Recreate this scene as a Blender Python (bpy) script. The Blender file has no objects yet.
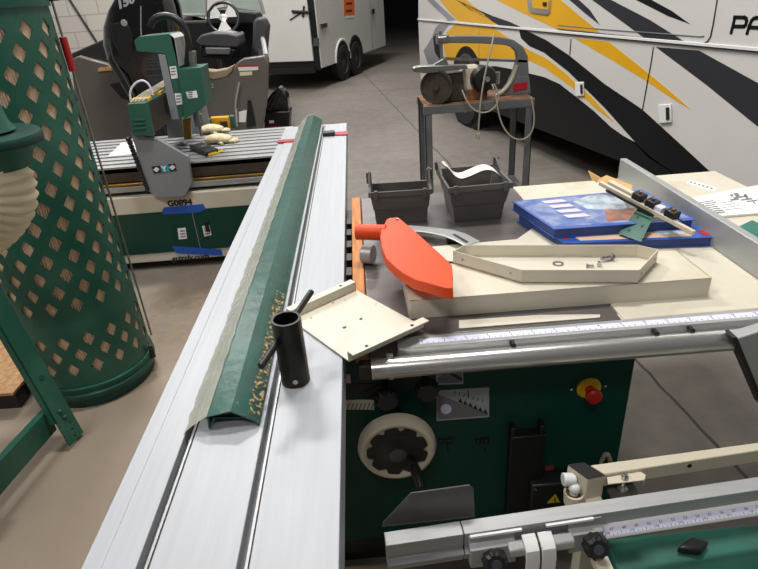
import bpy, math, random
from mathutils import Vector, Matrix
random.seed(7)
SC = bpy.context.scene
COL = SC.collection
pi = math.pi
V = Vector

# ------------------------------------------------------------------ camera
F, CX, CY, CAMZ = 565.0, 379.0, 284.5, 1.58
DOWN = V((80.0, 1080.0, F)).normalized()
_dx = 349 - CX
Yc = V((_dx, -(_dx * 80 + F * F) / 1080, F)).normalized()
Zc = -DOWN
Xc = Yc.cross(Zc)
CAM = V((0, 0, CAMZ))
def c2w(v):
    return V((Xc.dot(v), Yc.dot(v), Zc.dot(v)))
def ray(px, py):
    return c2w(V((px - CX, py - CY, F)))
def P(px, py, z):                      # point seen there at height z
    d = ray(px, py); return CAM + d * ((z - CAMZ) / d.z)
def PY(px, py, y):                     # point seen there at depth y
    d = ray(px, py); return CAM + d * (y / d.y)
def ZAT(px, py, x, y):                 # height seen there above ground point x, y
    d = ray(px, py); return CAMZ + d.z * math.hypot(x, y) / math.hypot(d.x, d.y)
cd = bpy.data.cameras.new('camera'); cam = bpy.data.objects.new('camera', cd); COL.objects.link(cam)
r_, u_, b_ = c2w(V((1, 0, 0))), c2w(V((0, -1, 0))), c2w(V((0, 0, -1)))
cam.matrix_world = Matrix(((r_.x, u_.x, b_.x, 0), (r_.y, u_.y, b_.y, 0), (r_.z, u_.z, b_.z, CAMZ), (0, 0, 0, 1)))
cd.sensor_width = 36; cd.lens = F / 758 * 36; cd.clip_start = 0.02; cd.clip_end = 200
SC.camera = cam

# ------------------------------------------------------------------ materials
def lin(c):
    if isinstance(c, str):
        c = [int(c[i:i + 2], 16) / 255 for i in (0, 2, 4)]
    return tuple(x / 12.92 if x <= 0.04045 else ((x + 0.055) / 1.055) ** 2.4 for x in c) + (1.0,)
def mat(name, col, rough=0.5, metal=0.0, var=0.0, scale=12, bump=0.0, col2=None, stretch=None, alpha=1.0, trans=0.0, spec=0.5, coat=0.0, detail=4, ramp=(0.35, 0.7)):
    m = bpy.data.materials.new(name); m.use_nodes = True
    nt = m.node_tree; b = nt.nodes['Principled BSDF']
    c = lin(col)
    b.inputs['Base Color'].default_value = c
    b.inputs['Roughness'].default_value = rough
    b.inputs['Metallic'].default_value = metal
    b.inputs['Specular IOR Level'].default_value = spec
    b.inputs['Alpha'].default_value = alpha
    b.inputs['Transmission Weight'].default_value = trans
    b.inputs['Coat Weight'].default_value = coat
    tc = nt.nodes.new('ShaderNodeTexCoord'); mp = nt.nodes.new('ShaderNodeMapping')
    nt.links.new(tc.outputs['Object'], mp.inputs['Vector'])
    if stretch: mp.inputs['Scale'].default_value = stretch
    nz = nt.nodes.new('ShaderNodeTexNoise'); nz.inputs['Scale'].default_value = scale; nz.inputs['Detail'].default_value = detail
    nt.links.new(mp.outputs['Vector'], nz.inputs['Vector'])
    if var or col2:
        rp = nt.nodes.new('ShaderNodeValToRGB')
        e = rp.color_ramp.elements
        e[0].position, e[1].position = ramp
        e[0].color = c if col2 else tuple(min(1, x * (1 - var)) for x in c[:3]) + (1,)
        e[1].color = lin(col2) if col2 else tuple(min(1, x * (1 + var)) for x in c[:3]) + (1,)
        nt.links.new(nz.outputs['Fac'], rp.inputs['Fac'])
        nt.links.new(rp.outputs['Color'], b.inputs['Base Color'])
    if bump:
        bp = nt.nodes.new('ShaderNodeBump'); bp.inputs['Strength'].default_value = bump; bp.inputs['Distance'].default_value = 0.01
        nt.links.new(nz.outputs['Fac'], bp.inputs['Height']); nt.links.new(bp.outputs['Normal'], b.inputs['Normal'])
    return m

M = dict(
    alu=mat('white_aluminium', 'a7aaaf', 0.42, 0.0, 0.05, 3, stretch=(30, 1, 1)),
    alu2=mat('mill_aluminium', 'a6a6a5', 0.42, 0.3, 0.06, 4, stretch=(2, 20, 20)),
    slot=mat('slot_grey', '55585b', 0.5, 0.6),
    chrome=mat('polished_steel', 'e0dedb', 0.26, 0.9),
    steel=mat('steel', '9a9a98', 0.32, 0.9, 0.1, 30),
    iron=mat('cast_iron', '6a6462', 0.38, 0.35, 0.22, 6, bump=0.05),
    cream=mat('cream_paint', 'cfc8b7', 0.45, 0, 0.06, 5),
    cream2=mat('cream_paint_scuffed', 'cfc8b6', 0.5, 0, 0, 9, col2='c2b79e', ramp=(.5, .8)),
    beige=mat('beige_paint', 'cfc5b0', 0.45, 0, 0.04, 6),
    green=mat('machine_green', '0d4a3d', 0.4, 0, 0.12, 4, spec=.4),
    dgreen=mat('cabinet_green', '0b3d33', 0.45, 0, 0.1, 3, spec=.35),
    guard=mat('dusty_green', '15503f', 0.42, 0, 0, 5, col2='2f6655', ramp=(.45, .8)),
    gantry=mat('router_green', '2b5b4c', 0.45, 0, 0.08, 4),
    black=mat('black_plastic', '151515', 0.45),
    black2=mat('satin_black', '1d1d1e', 0.35, 0, 0.1, 20),
    rubber=mat('rubber', '1c1b1b', 0.8, 0, 0.2, 30),
    white=mat('white_paint', 'dddcda', 0.4, 0, 0.03, 3),
    paper=mat('paper', 'e9e7e3', 0.7),
    ink=mat('ink', '26262a', 0.7),
    inkg=mat('grey_ink', '77777a', 0.7),
    red=mat('red_plastic', 'a5141f', 0.45),
    estop=mat('stop_red', 'b5201c', 0.35),
    yellow=mat('yellow_plastic', 'd8b414', 0.45),
    ygold=mat('gold_paint', 'dca51c', 0.3, 0, 0.04, 3),
    orange=mat('orange_plastic', 'dc4812', 0.45, 0, 0.05, 10, spec=.4),
    blackiron=mat('black_oxide_steel', '2b2926', 0.4, 0.6, 0.35, 14, bump=0.05),
    wood=mat('orange_wood', 'b9742f', 0.55, 0, 0.25, 8, stretch=(10, 1, 10)),
    osb=mat('particle_board', 'b78d61', 0.8, 0, 0.25, 40),
    tan=mat('tan_cardboard', 'c79f62', 0.75, 0, 0.08, 8),
    bin=mat('grey_black_bin', '5a5553', 0.5, 0, 0.15, 7),
    grey=mat('grey_paint', '84878c', 0.42, 0, 0.04, 4),
    grey2=mat('fence_grey', 'a5a6a5', 0.4, 0.3, 0.06, 3),
    sawgrey=mat('hacksaw_grey', '66686a', 0.45, 0.1, 0.1, 8),
    stand=mat('stand_grey', '686a6a', 0.5, 0.3, 0.15, 9),
    rust=mat('rusty_steel', '8a552a', 0.8, 0.1, 0, 14, col2='5a4a40', ramp=(.4, .6)),
    brown=mat('brown_steel', '4a413a', 0.55, 0.4, 0.25, 20),
    blue=mat('blue_cover', '2b57b0', 0.3, 0, 0.1, 9, coat=.3),
    bluetape=mat('blue_tape', '1f55b4', 0.6),
    hose=mat('cream_hose', 'dccfaf', 0.55, 0, 0.08, 12),
    filt=mat('filter_cloth', 'fadfc6', 0.85, 0, 0.12, 25),
    cord=mat('pale_cord', 'a39a86', 0.6),
    hull=mat('boat_grey', '6b6560', 0.4, 0.2, 0.06, 3),
    hulld=mat('boat_dark', '343332', 0.35, 0.2, 0.15, 4),
    gel=mat('gloss_black', '0c0c0e', 0.12, 0, coat=.6),
    seat=mat('dark_vinyl', '3a393b', 0.5, 0, 0.15, 10),
    seat2=mat('grey_vinyl', '5d5b5b', 0.5, 0, 0.1, 10),
    trailer=mat('trailer_white', 'd8d5d0', 0.35, 0, 0.04, 1.5),
    orangepaper=mat('orange_paper', 'e5692f', 0.7),
    rv=mat('coach_white', 'cfcdc9', 0.22, 0, 0.02, 1, coat=.4),
    rvgrey=mat('coach_grey', '2f3035', 0.4, spec=.25),
    rvblack=mat('coach_black', '131417', 0.4, spec=.22),
    rvmid=mat('coach_mid_grey', '83848a', 0.22, coat=.4),
    lav=mat('scale_white', 'd6d6ea', 0.5),
    teal=mat('teal_paint', '1f6d5e', 0.45, 0, 0.2, 8),
    glove=mat('glove_leather', 'd8caa6', 0.8, 0, 0.15, 30),
    bolt=mat('zinc', 'b8b8b6', 0.25, 0.95),
    lid=mat('glass_green', '9fb0a8', 0.05, 0, alpha=0.55),
    brass=mat('brass', '9a7a3a', 0.35, 0.9),
    trimdark=mat('dark_metal', '2c2c2c', 0.5, 0.5),
)

def film(name, col, alpha, bump, scale):
    m = mat(name, col, 0.14, 0, 0, scale, bump=bump, alpha=alpha, spec=.35)
    return m
M['film'] = film('clear_film', 'b9c8be', 0.06, 1.6, 22)
def dust_mat():
    m = mat('sawdust', 'a58a5c', .9, 0, .2, 60); nt = m.node_tree
    nz = nt.nodes.new('ShaderNodeTexNoise'); nz.inputs['Scale'].default_value = 110; nz.inputs['Detail'].default_value = 8
    nt.links.new(nt.nodes['Texture Coordinate'].outputs['Object'], nz.inputs['Vector'])
    rp = nt.nodes.new('ShaderNodeValToRGB'); e = rp.color_ramp.elements; e[0].position, e[1].position = .5, .6
    nt.links.new(nz.outputs['Fac'], rp.inputs['Fac']); nt.links.new(rp.outputs['Color'], nt.nodes['Principled BSDF'].inputs['Alpha'])
    return m
M['dust'] = dust_mat()
M['flap'] = film('dusty_film', 'a5a79a', 0.8, .8, 20)
M['clear'] = film('clear_plastic', '6f6c6c', 0.62, 0.1, 3)

# ------------------------------------------------------------------ mesh builder
class MB:
    def __init__(s): s.v, s.f = [], []
    def add(s, vs, fs):
        o = len(s.v); s.v += [V(p) for p in vs]; s.f += [[i + o for i in f] for f in fs]; return s
    def box(s, x0, x1, y0, y1, z0, z1):
        return s.prism([(x0, y0, z0), (x1, y0, z0), (x1, y1, z0), (x0, y1, z0)], (0, 0, z1 - z0))
    def obox(s, c, ux, uy, uz):         # centre and three half vectors
        c, ux, uy, uz = map(V, (c, ux, uy, uz))
        return s.prism([c - ux - uy - uz, c + ux - uy - uz, c + ux + uy - uz, c - ux + uy - uz], uz * 2)
    def prism(s, pts, vec):
        pts = [V(p) for p in pts]; vec = V(vec); n = len(pts)
        nrm = V((0, 0, 0))
        for i in range(n):
            nrm += pts[i].cross(pts[(i + 1) % n])
        if nrm.dot(vec) < 0: pts = pts[::-1]
        vs = pts + [p + vec for p in pts]
        fs = [list(range(n))[::-1], [n + i for i in range(n)]] + [[i, (i + 1) % n, n + (i + 1) % n, n + i] for i in range(n)]
        return s.add(vs, fs)
    def poly(s, pts): return s.add(pts, [list(range(len(pts)))])
    def cyl(s, p0, p1, r0, r1=None, n=20):
        p0, p1 = V(p0), V(p1); r1 = r0 if r1 is None else r1
        return s.lathe([(0, 0), (r0, 0), (r1, (p1 - p0).length), (0, (p1 - p0).length)], p0, p1 - p0, n)
    def lathe(s, prof, c, axis=(0, 0, 1), n=24, fr=None):
        c, ax = V(c), V(axis).normalized()
        a = V((1, 0, 0)) if abs(ax.x) < 0.9 else V((0, 1, 0))
        u = (a - ax * a.dot(ax)).normalized(); w = ax.cross(u)
        vs, idx = [], []
        for k, (r, h) in enumerate(prof):
            if abs(r) < 1e-9:
                idx.append([len(vs)] * n); vs.append(c + ax * h)
            else:
                idx.append(list(range(len(vs), len(vs) + n)))
                for i in range(n):
                    t = 2 * pi * i / n; rr = r * (fr(t) if fr else 1)
                    vs.append(c + ax * h + (u * math.cos(t) + w * math.sin(t)) * rr)
        fs = []
        for k in range(len(prof) - 1):
            A, B = idx[k], idx[k + 1]
            for i in range(n):
                j = (i + 1) % n
                f = [A[i], A[j], B[j], B[i]]
                g = []
                for q in f:
                    if q not in g: g.append(q)
                if len(g) > 2: fs.append(g)
        return s.add(vs, fs)
    def tube(s, path, r, n=10, smooth=0):
        pts = [V(p) for p in path]
        for _ in range(smooth):
            q = [pts[0]]
            for a, b in zip(pts, pts[1:]): q += [a * .75 + b * .25, a * .25 + b * .75]
            pts = q + [pts[-1]]
        m = len(pts); rs = r if callable(r) else (lambda t: r)
        t0 = (pts[1] - pts[0]).normalized()
        a = V((0, 0, 1)) if abs(t0.z) < 0.9 else V((1, 0, 0))
        u = (a - t0 * a.dot(t0)).normalized()
        vs = []
        for i, p in enumerate(pts):
            t = ((pts[min(i + 1, m - 1)]) - pts[max(i - 1, 0)]).normalized()
            u = (u - t * u.dot(t)).normalized(); w = t.cross(u)
            R = rs(i / (m - 1))
            vs += [p + (u * math.cos(2 * pi * k / n) + w * math.sin(2 * pi * k / n)) * R for k in range(n)]
        fs = [[i * n + k, i * n + (k + 1) % n, (i + 1) * n + (k + 1) % n, (i + 1) * n + k] for i in range(m - 1) for k in range(n)]
        fs += [list(range(n))[::-1], [(m - 1) * n + k for k in range(n)]]
        return s.add(vs, fs)
    def loft(s, rings, cap=True):
        n = len(rings[0]); vs = [p for r in rings for p in r]
        fs = [[i * n + k, i * n + (k + 1) % n, (i + 1) * n + (k + 1) % n, (i + 1) * n + k] for i in range(len(rings) - 1) for k in range(n)]
        if cap: fs += [list(range(n))[::-1], [(len(rings) - 1) * n + k for k in range(n)]]
        return s.add(vs, fs)
    def sphere(s, c, r, n=16, sq=(1, 1, 1)):
        pr = [(math.sin(pi * k / 10) * r, -math.cos(pi * k / 10) * r) for k in range(11)]
        pr[0] = (0, -r); pr[-1] = (0, r)
        o = len(s.v); s.lathe(pr, (0, 0, 0), (0, 0, 1), n)
        for i in range(o, len(s.v)):
            p = s.v[i]; s.v[i] = V((p.x * sq[0], p.y * sq[1], p.z * sq[2])) + V(c)
        return s

BASE = {}
def props(o, label=None, cat=None, group=None, kind=None):
    for k, v in (('label', label), ('category', cat), ('group', group), ('kind', kind)):
        if v: o[k] = v
    return o
def thing(name, label, cat, loc, group=None):
    o = bpy.data.objects.new(name, None); COL.objects.link(o); o.empty_display_size = 0.05
    o.location = V(loc); BASE[o.name] = V(loc)
    return props(o, label, cat, group)
def obj(name, mb, m, parent=None, bevel=0.0, sharp=35, label=None, cat=None, group=None, kind=None, seg=2, solid=0, sub=0, smooth=True):
    """link one mesh; world coordinates in, origin at the parent's base (or its own)."""
    if parent is not None: base = BASE[parent.name]
    else:
        xs = [p.x for p in mb.v]; ys = [p.y for p in mb.v]; zs = [p.z for p in mb.v]
        base = V(((min(xs) + max(xs)) / 2, (min(ys) + max(ys)) / 2, min(zs)))
    me = bpy.data.meshes.new(name)
    me.from_pydata([p - base for p in mb.v], [], mb.f); me.update()
    import bmesh
    bm = bmesh.new(); bm.from_mesh(me)
    if getattr(mb, 'open', False): bmesh.ops.remove_doubles(bm, verts=bm.verts, dist=1e-5)
    if True: bmesh.ops.recalc_face_normals(bm, faces=bm.faces)
    bm.to_mesh(me); bm.free()
    me.materials.append(m)
    if smooth:
        for p in me.polygons: p.use_smooth = True
        me.set_sharp_from_angle(angle=math.radians(sharp))
    o = bpy.data.objects.new(name, me); COL.objects.link(o)
    BASE[o.name] = base
    if parent is not None: o.parent = parent
    else: o.location = base
    if solid:
        md = o.modifiers.new('s', 'SOLIDIFY'); md.thickness = solid; md.offset = 0; md.use_even_offset = False
        dg = bpy.context.evaluated_depsgraph_get(); dg.update()
        m2 = bpy.data.meshes.new_from_object(o.evaluated_get(dg)); o.modifiers.clear(); o.data = m2
        m2.name = name
        for p in m2.polygons: p.use_smooth = True
        m2.set_sharp_from_angle(angle=math.radians(min(sharp, 60)))
    if sub:
        md = o.modifiers.new('u', 'SUBSURF'); md.levels = sub; md.render_levels = sub
    if bevel:
        md = o.modifiers.new('b', 'BEVEL'); md.width = bevel; md.segments = seg; md.limit_method = 'ANGLE'; md.angle_limit = math.radians(40)
    return props(o, label, cat, group, kind)
def text_mb(txt, origin, ux, uz, size, depth=0.001, bold=0.0, shear=0.0, align='LEFT', sx=1.0):
    """lettering as a thin solid: origin = lower left, ux = reading direction, uz = up."""
    cu = bpy.data.curves.new('t', 'FONT'); cu.body = txt; cu.size = size; cu.extrude = depth; cu.offset = bold; cu.shear = shear
    cu.align_x = align; cu.resolution_u = 3
    o = bpy.data.objects.new('t', cu); COL.objects.link(o)
    dg = bpy.context.evaluated_depsgraph_get(); dg.update()
    me = bpy.data.meshes.new_from_object(o.evaluated_get(dg))
    ux, uz = V(ux).normalized(), V(uz).normalized(); n = ux.cross(uz)
    mb = MB(); org = V(origin)
    mb.v = [org + ux * (v.co.x * sx) + uz * v.co.y + n * v.co.z for v in me.vertices]
    mb.f = [list(p.vertices) for p in me.polygons]
    bpy.data.objects.remove(o); bpy.data.curves.remove(cu); bpy.data.meshes.remove(me)
    return mb
def rot2(p, c, a):
    x, y = p[0] - c[0], p[1] - c[1]
    return (c[0] + x * math.cos(a) - y * math.sin(a), c[1] + x * math.sin(a) + y * math.cos(a))
def rrect(cx, cy, hx, hy, r, z, n=4):
    out = []
    for (sx, sy, a0) in ((1, 1, 0), (-1, 1, pi / 2), (-1, -1, pi), (1, -1, 1.5 * pi)):
        for k in range(n + 1):
            a = a0 + pi / 2 * k / n
            out.append(V((cx + sx * (hx - r) + r * math.cos(a), cy + sy * (hy - r) + r * math.sin(a), z)))
    return out

# ------------------------------------------------------------------ setting
def floor_mat():
    m = bpy.data.materials.new('concrete'); m.use_nodes = True; nt = m.node_tree; N = nt.nodes.new; Lk = nt.links.new
    b = nt.nodes['Principled BSDF']; b.inputs['Roughness'].default_value = 0.55; b.inputs['Specular IOR Level'].default_value = .35
    tc = N('ShaderNodeTexCoord')
    def noise(sc, det=6, dist=0):
        n = N('ShaderNodeTexNoise'); n.inputs['Scale'].default_value = sc; n.inputs['Detail'].default_value = det; n.inputs['Distortion'].default_value = dist
        Lk(tc.outputs['Object'], n.inputs['Vector']); return n
    def ramp(n, stops):
        r = N('ShaderNodeValToRGB'); e = r.color_ramp.elements
        e[0].position, e[0].color = stops[0][0], lin(stops[0][1]); e[1].position, e[1].color = stops[-1][0], lin(stops[-1][1])
        for p, c in stops[1:-1]:
            q = e.new(p); q.color = lin(c)
        Lk(n.outputs['Fac'], r.inputs['Fac']); return r
    def mix(a, b2, fac, mode='MIX', f=None):
        x = N('ShaderNodeMix'); x.data_type = 'RGBA'; x.blend_type = mode
        if f is not None: x.inputs[0].default_value = f
        else: Lk(fac, x.inputs[0])
        Lk(a, x.inputs[6]); Lk(b2, x.inputs[7]); return x.outputs[2]
    big = ramp(noise(0.7, 8, 1.2), [(.3, '69625b'), (.5, '766f68'), (.7, '827b73')])
    fine = ramp(noise(9, 8), [(.3, '5f5852'), (.7, '878078')])
    c = mix(big.outputs['Color'], fine.outputs['Color'], None, 'MIX', .35)
    # sawdust spilt round the dust collector
    sep = N('ShaderNodeSeparateXYZ'); Lk(tc.outputs['Object'], sep.inputs[0])
    def math_(op, a, b2=None, v=None):
        x = N('ShaderNodeMath'); x.operation = op
        if isinstance(a, (int, float)): x.inputs[0].default_value = a
        else: Lk(a, x.inputs[0])
        if b2 is not None: Lk(b2, x.inputs[1])
        elif v is not None: x.inputs[1].default_value = v
        return x.outputs[0]
    dx = math_('ADD', sep.outputs['X'], None, 1.0); dy = math_('ADD', sep.outputs['Y'], None, -2.75)
    d2 = math_('ADD', math_('MULTIPLY', dx, dx), math_('MULTIPLY', math_('MULTIPLY', dy, dy), None, .45))
    near = N('ShaderNodeMapRange'); near.inputs[1].default_value = .02; near.inputs[2].default_value = .3; near.inputs[3].default_value = 1; near.inputs[4].default_value = 0
    Lk(d2, near.inputs[0])
    dust = ramp(noise(22, 10, .8), [(.42, '000000'), (.62, 'ffffff')])
    fac = math_('MULTIPLY', math_('MULTIPLY', dust.outputs['Color'], near.outputs[0]), None, .5)
    sd = N('ShaderNodeRGB'); sd.outputs[0].default_value = lin('b08a5c')
    c = mix(c, sd.outputs[0], fac)
    # pale trodden-in dust over the floor left of the saw
    wide = N('ShaderNodeMapRange'); wide.inputs[1].default_value = .3; wide.inputs[2].default_value = 3.0; wide.inputs[3].default_value = .75; wide.inputs[4].default_value = 0
    d3 = math_('ADD', math_('MULTIPLY', math_('ADD', sep.outputs['X'], None, 1.0), math_('ADD', sep.outputs['X'], None, 1.0)), math_('MULTIPLY', math_('MULTIPLY', math_('ADD', sep.outputs['Y'], None, -1.5), math_('ADD', sep.outputs['Y'], None, -1.5)), None, .6))
    Lk(d3, wide.inputs[0]); pd = N('ShaderNodeRGB'); pd.outputs[0].default_value = lin('968674')
    c = mix(c, pd.outputs[0], wide.outputs[0])
    # saw-cut joint
    jx = math_('ADD', math_('ADD', sep.outputs['X'], None, -1.372), math_('MULTIPLY', sep.outputs['Y'], None, .0944))
    wob = noise(3, 4); w2 = math_('MULTIPLY', math_('ADD', wob.outputs['Fac'], None, -.5), None, .05)
    j = math_('ABSOLUTE', math_('ADD', jx, w2)); jm = math_('LESS_THAN', j, None, .007)
    jy = math_('ABSOLUTE', math_('ADD', math_('ADD', sep.outputs['Y'], None, -10.4), math_('MULTIPLY', sep.outputs['X'], None, .0944)))
    jm2 = math_('LESS_THAN', jy, None, .008)
    dk = N('ShaderNodeRGB'); dk.outputs[0].default_value = lin('3f3a36')
    c = mix(c, dk.outputs[0], math_('MAXIMUM', jm, jm2))
    Lk(c, b.inputs['Base Color'])
    bp = N('ShaderNodeBump'); bp.inputs['Strength'].default_value = .12; bp.inputs['Distance'].default_value = .01
    Lk(noise(40, 6).outputs['Fac'], bp.inputs['Height']); Lk(bp.outputs['Normal'], b.inputs['Normal'])
    return m
fl = MB().box(-9, 10, -2.5, 31, -0.1, 0)
fo = obj('floor', fl, floor_mat(), kind='structure'); 
for v in fo.data.vertices: v.co += BASE['floor']
fo.location = (0, 0, 0)

def block_mat():
    m = mat('painted_block', 'd3cdc4', .7)
    nt = m.node_tree; br = nt.nodes.new('ShaderNodeTexBrick'); tc = nt.nodes['Texture Coordinate']; mp = nt.nodes['Mapping']
    mp.inputs['Rotation'].default_value = (pi / 2, 0, 0)
    nt.links.new(mp.outputs['Vector'], br.inputs['Vector'])
    for i, c in ((1, 'd6d0c7'), (2, 'cfc8bf'), (3, 'a49d94')): br.inputs[i].default_value = lin(c)
    br.inputs['Scale'].default_value = 1; br.inputs['Mortar Size'].default_value = .008; br.inputs['Brick Width'].default_value = .6; br.inputs['Row Height'].default_value = .3
    nt.links.new(br.outputs['Color'], nt.nodes['Principled BSDF'].inputs['Base Color']); return m
obj('wall_back', MB().box(-9, -3.0, 13.0, 13.2, 0, 5.0), block_mat(), kind='structure')
obj('wall_side', MB().box(-9.2, -9, -2.5, 13.2, 0, 5.0), M['white'], kind='structure')
dark = mat('unlit_shed_steel', '232221', .6, .2)  # dark colour also stands in for the far room being unlit
w = MB()
for k in range(60):
    x = -3 + k * .2
    w.box(x, x + .1, 29.9, 30, 0, 5)
w.box(-3, 9, 30, 30.2, 0, 5)
obj('wall_far', w, dark, kind='structure')
obj('shade_header', MB().box(-3, 9, 18, 18.3, 3.4, 6), dark, kind='structure')  # unseen header, added to block lamp light from the far room
obj('shade_wall_right', MB().box(8.8, 9, 18, 30, 0, 5), dark, kind='structure')  # far-room side walls and ceiling, added unseen to shut out ambient light
obj('shade_wall_left', MB().box(-3.2, -3, 18, 30, 0, 5), dark, kind='structure')
obj('shade_ceiling', MB().box(-3.2, 9, 18, 30.2, 5, 5.2), dark, kind='structure')
obj('trim_1', MB().cyl((-3.3, 12.85, 0), (-3.3, 12.85, 5), .07), mat('pipe_green', '9fa89c', .5), kind='structure')

# ------------------------------------------------------------------ light
def lamp(name, loc, sx, sy, power, col=(1, .985, .96), spread=180, rotz=0):
    l = bpy.data.lights.new(name, 'AREA'); l.shape = 'RECTANGLE'; l.size = sx; l.size_y = sy; l.energy = power; l.color = col; l.spread = math.radians(spread)
    o = bpy.data.objects.new(name, l); COL.objects.link(o); o.location = loc; o.rotation_euler.z = rotz
    return o
lamp('lamp_bay_or_fill', (0.45, 2.3, 4.9), 1.2, .5, 138)
lamp('lamp_bay_or_fill', (-2.7, 0.3, 4.7), 1.2, .5, 108)
lamp('lamp_bay_or_fill', (-1.7, 5.4, 5.2), 1.2, .5, 225)
lamp('lamp_bay_or_fill', (-0.9, 8.4, 5.2), 1.2, .5, 110)  # fill light added to brighten the trailer's rear door
lamp('lamp_bay_or_fill', (-4.6, 10.0, 5.0), 1.2, .5, 130)  # fill light added to brighten the block wall at back left
lamp('lamp_bay_or_fill', (0.2, 12.5, 5.0), 1.6, .5, 190)
lamp('lamp_bay_or_fill', (-0.6, -2.0, 5.2), 1.2, .5, 60)
wd = bpy.data.worlds.new('world'); SC.world = wd; wd.use_nodes = True
bg = wd.node_tree.nodes['Background']; bg.inputs[0].default_value = (1, .97, .94, 1); bg.inputs[1].default_value = 0.10
SC.view_settings.view_transform = 'Standard'; SC.view_settings.look = 'None'; SC.view_settings.gamma = 1; SC.view_settings.exposure = 0
SC.view_settings.use_curve_mapping = False

# ------------------------------------------------------------------ panel saw
TZ = 0.87      # cast iron top
SZ = 0.88      # sliding table top
saw = thing('panel_saw', 'dark green cabinet sliding table saw with long white aluminium table and cast iron top', 'table saw', (0.1, 1.5, 0))
FY = 1.12
obj('plinth', MB().box(-.2, .55, FY + .06, 1.9, 0, .17), M['black2'], saw)
c = MB().prism([(-.36, FY, .165), (.632, FY, .165), (.632, 1.95, .165), (-.36, 1.95, .165)], (0, 0, .645))
cab = obj('cabinet', c, M['dgreen'], saw, bevel=.004)
obj('cast_iron_table', MB().box(-.02, .567, 1.09, 2.09, .81, TZ), M['iron'], saw, bevel=.004)
obj('extension_table', MB().box(.570, 1.36, 1.09, 2.085, .835, TZ + .001), M['cream2'], saw, bevel=.003)
obj('edge_strip', MB().box(-.054, -.021, 1.10, 2.09, .80, TZ + .004), M['wood'], saw, bevel=.002, label='orange wooden edge strip')
# sliding table
SX0, SX1, SY0, SY1 = -.447, -.077, -.55, 3.46
def slab(x0, x1, z1=SZ, z0=.80): return MB().box(x0, x1, SY0, SY1, z0, z1)
st = MB()
for (a, b, z) in ((SX0, SX0 + .030, SZ - .003), (SX0 + .031, SX0 + .082, SZ), (SX0 + .1005, SX0 + .226, SZ - .0005), (SX0 + .244, SX1, SZ)):
    st.box(a, b, SY0, SY1, .80, z)
slide = obj('sliding_table', st, M['alu'], saw, bevel=.0015)
sl = MB()
for a in (SX0 + .082, SX0 + .226):
    sl.box(a, a + .0185, SY0, SY1 - .001, .80, SZ - .017)
obj('slot', sl, M['slot'], slide)
ln = MB()
for a in (SX0 + .0935, SX0 + .2375): ln.box(a, a + .004, SY0, SY1 - .001, SZ - .017, SZ - .002)
obj('slot_rail', ln, M['alu2'], slide)
obj('end_cap', MB().box(SX0, SX1, SY1, SY1 + .012, .80, SZ - .001), M['white'], slide, bevel=.002)
obj('slide_beam', MB().box(SX0 + .03, SX1 - .06, SY0 + .2, SY1 - .15, .66, .80), M['alu2'], saw, bevel=.004)
bt = MB()
for y in (1.45, 1.55, 1.65, 1.75, 1.85): bt.box(-.073, -.057, y, y + .05, .84, .862)
bt.box(-.075, -.056, 1.15, 2.05, .8, .84)
obj('gap_strip', bt, M['black'], saw)  # black strip and blocks in the gap beside the sliding table

# rip-fence rail in front
bar = obj('scale_bar', MB().box(.045, 1.36, 1.046, 1.089, .842, .871), M['alu2'], saw, bevel=.002)
obj('scale_strip', MB().box(.095, 1.355, 1.056, 1.076, .871, .8716), M['lav'], bar)
tk = MB()
for i in range(0, 99):
    x = .10 + i * .0127
    h = .010 if i % 4 == 0 else (.006 if i % 2 == 0 else .004)
    tk.box(x, x + .0011, 1.0575, 1.0575 + h, .8716, .8719)
obj('scale_ticks', tk, M['ink'], bar)
sn = MB()
for i in range(1, 24):
    t = text_mb(str(i), (.10 + i * .0508 - .004, 1.0685, .8717), (1, 0, 0), (0, 1, 0), .008, .0002); sn.add(t.v, t.f)
obj('scale_numbers', sn, M['ink'], bar)
obj('rail_tube', MB().cyl((-.017, 1.022, .838), (1.37, 1.022, .838), .0245, n=32), M['chrome'], saw)
obj('tube_clamp', MB().cyl((.020, 1.022, .838), (.030, 1.022, .838), .0275, n=32).box(.018, .032, 1.016, 1.028, .86, .872), M['chrome'], saw)
obj('rail_plug', MB().box(-.045, -.017, 1.008, 1.036, .82, .856), M['brown'], saw, bevel=.003)
rb = MB()
for x in (.3, .62, .70, 1.0, 1.25):
    rb.cyl((x, 1.04, .838), (x, 1.086, .838), .008, n=12)
    rb.cyl((x, 1.03, .8635), (x, 1.047, .8635), .006, n=6)
obj('rail_bolt', rb, M['trimdark'], saw)
rc = MB().box(.045, 1.36, 1.088, 1.12, .80, .868)
obj('rail_bracket', rc, M['beige'], saw)

# cabinet front
def onfront(px, py, off=0.0): return PY(px, py, FY - off)
def fplate(pts, off, th): return MB().prism([onfront(a, b, off) for a, b in pts], (0, -th, 0))
hw = PY(397, 446, 1.05)
wheel = obj('handwheel', MB().lathe([(.045, .0095), (.070, .0095), (.076, .0145), (.083, .017), (.090, .014), (.097, .0), (.095, -.016), (.086, -.022), (.072, -.012), (.05, -.006), (.05, .0)], (hw.x, 1.045, hw.z), (0, -1, 0), 64), M['beige'], saw)
obj('hub', MB().lathe([(0, .003), (.0755, .003), (.0755, .0), (0, .0)], (hw.x, 1.0335, hw.z), (0, -1, 0), 108, fr=lambda t: 1 - .17 * max(0, math.cos(9 * t)) ** 1.5).lathe([(0, .016), (.02, .015), (.032, .006), (.055, .0035), (.055, .001), (0, .001)], (hw.x, 1.0335, hw.z), (0, -1, 0), 48), M['black2'], wheel)
obj('hub_cap', MB().lathe([(.021, 0), (.021, .014), (.012, .02), (0, .021)], (hw.x, 1.03, hw.z), (0, -1, 0), 24), M['slot'], wheel)
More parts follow.
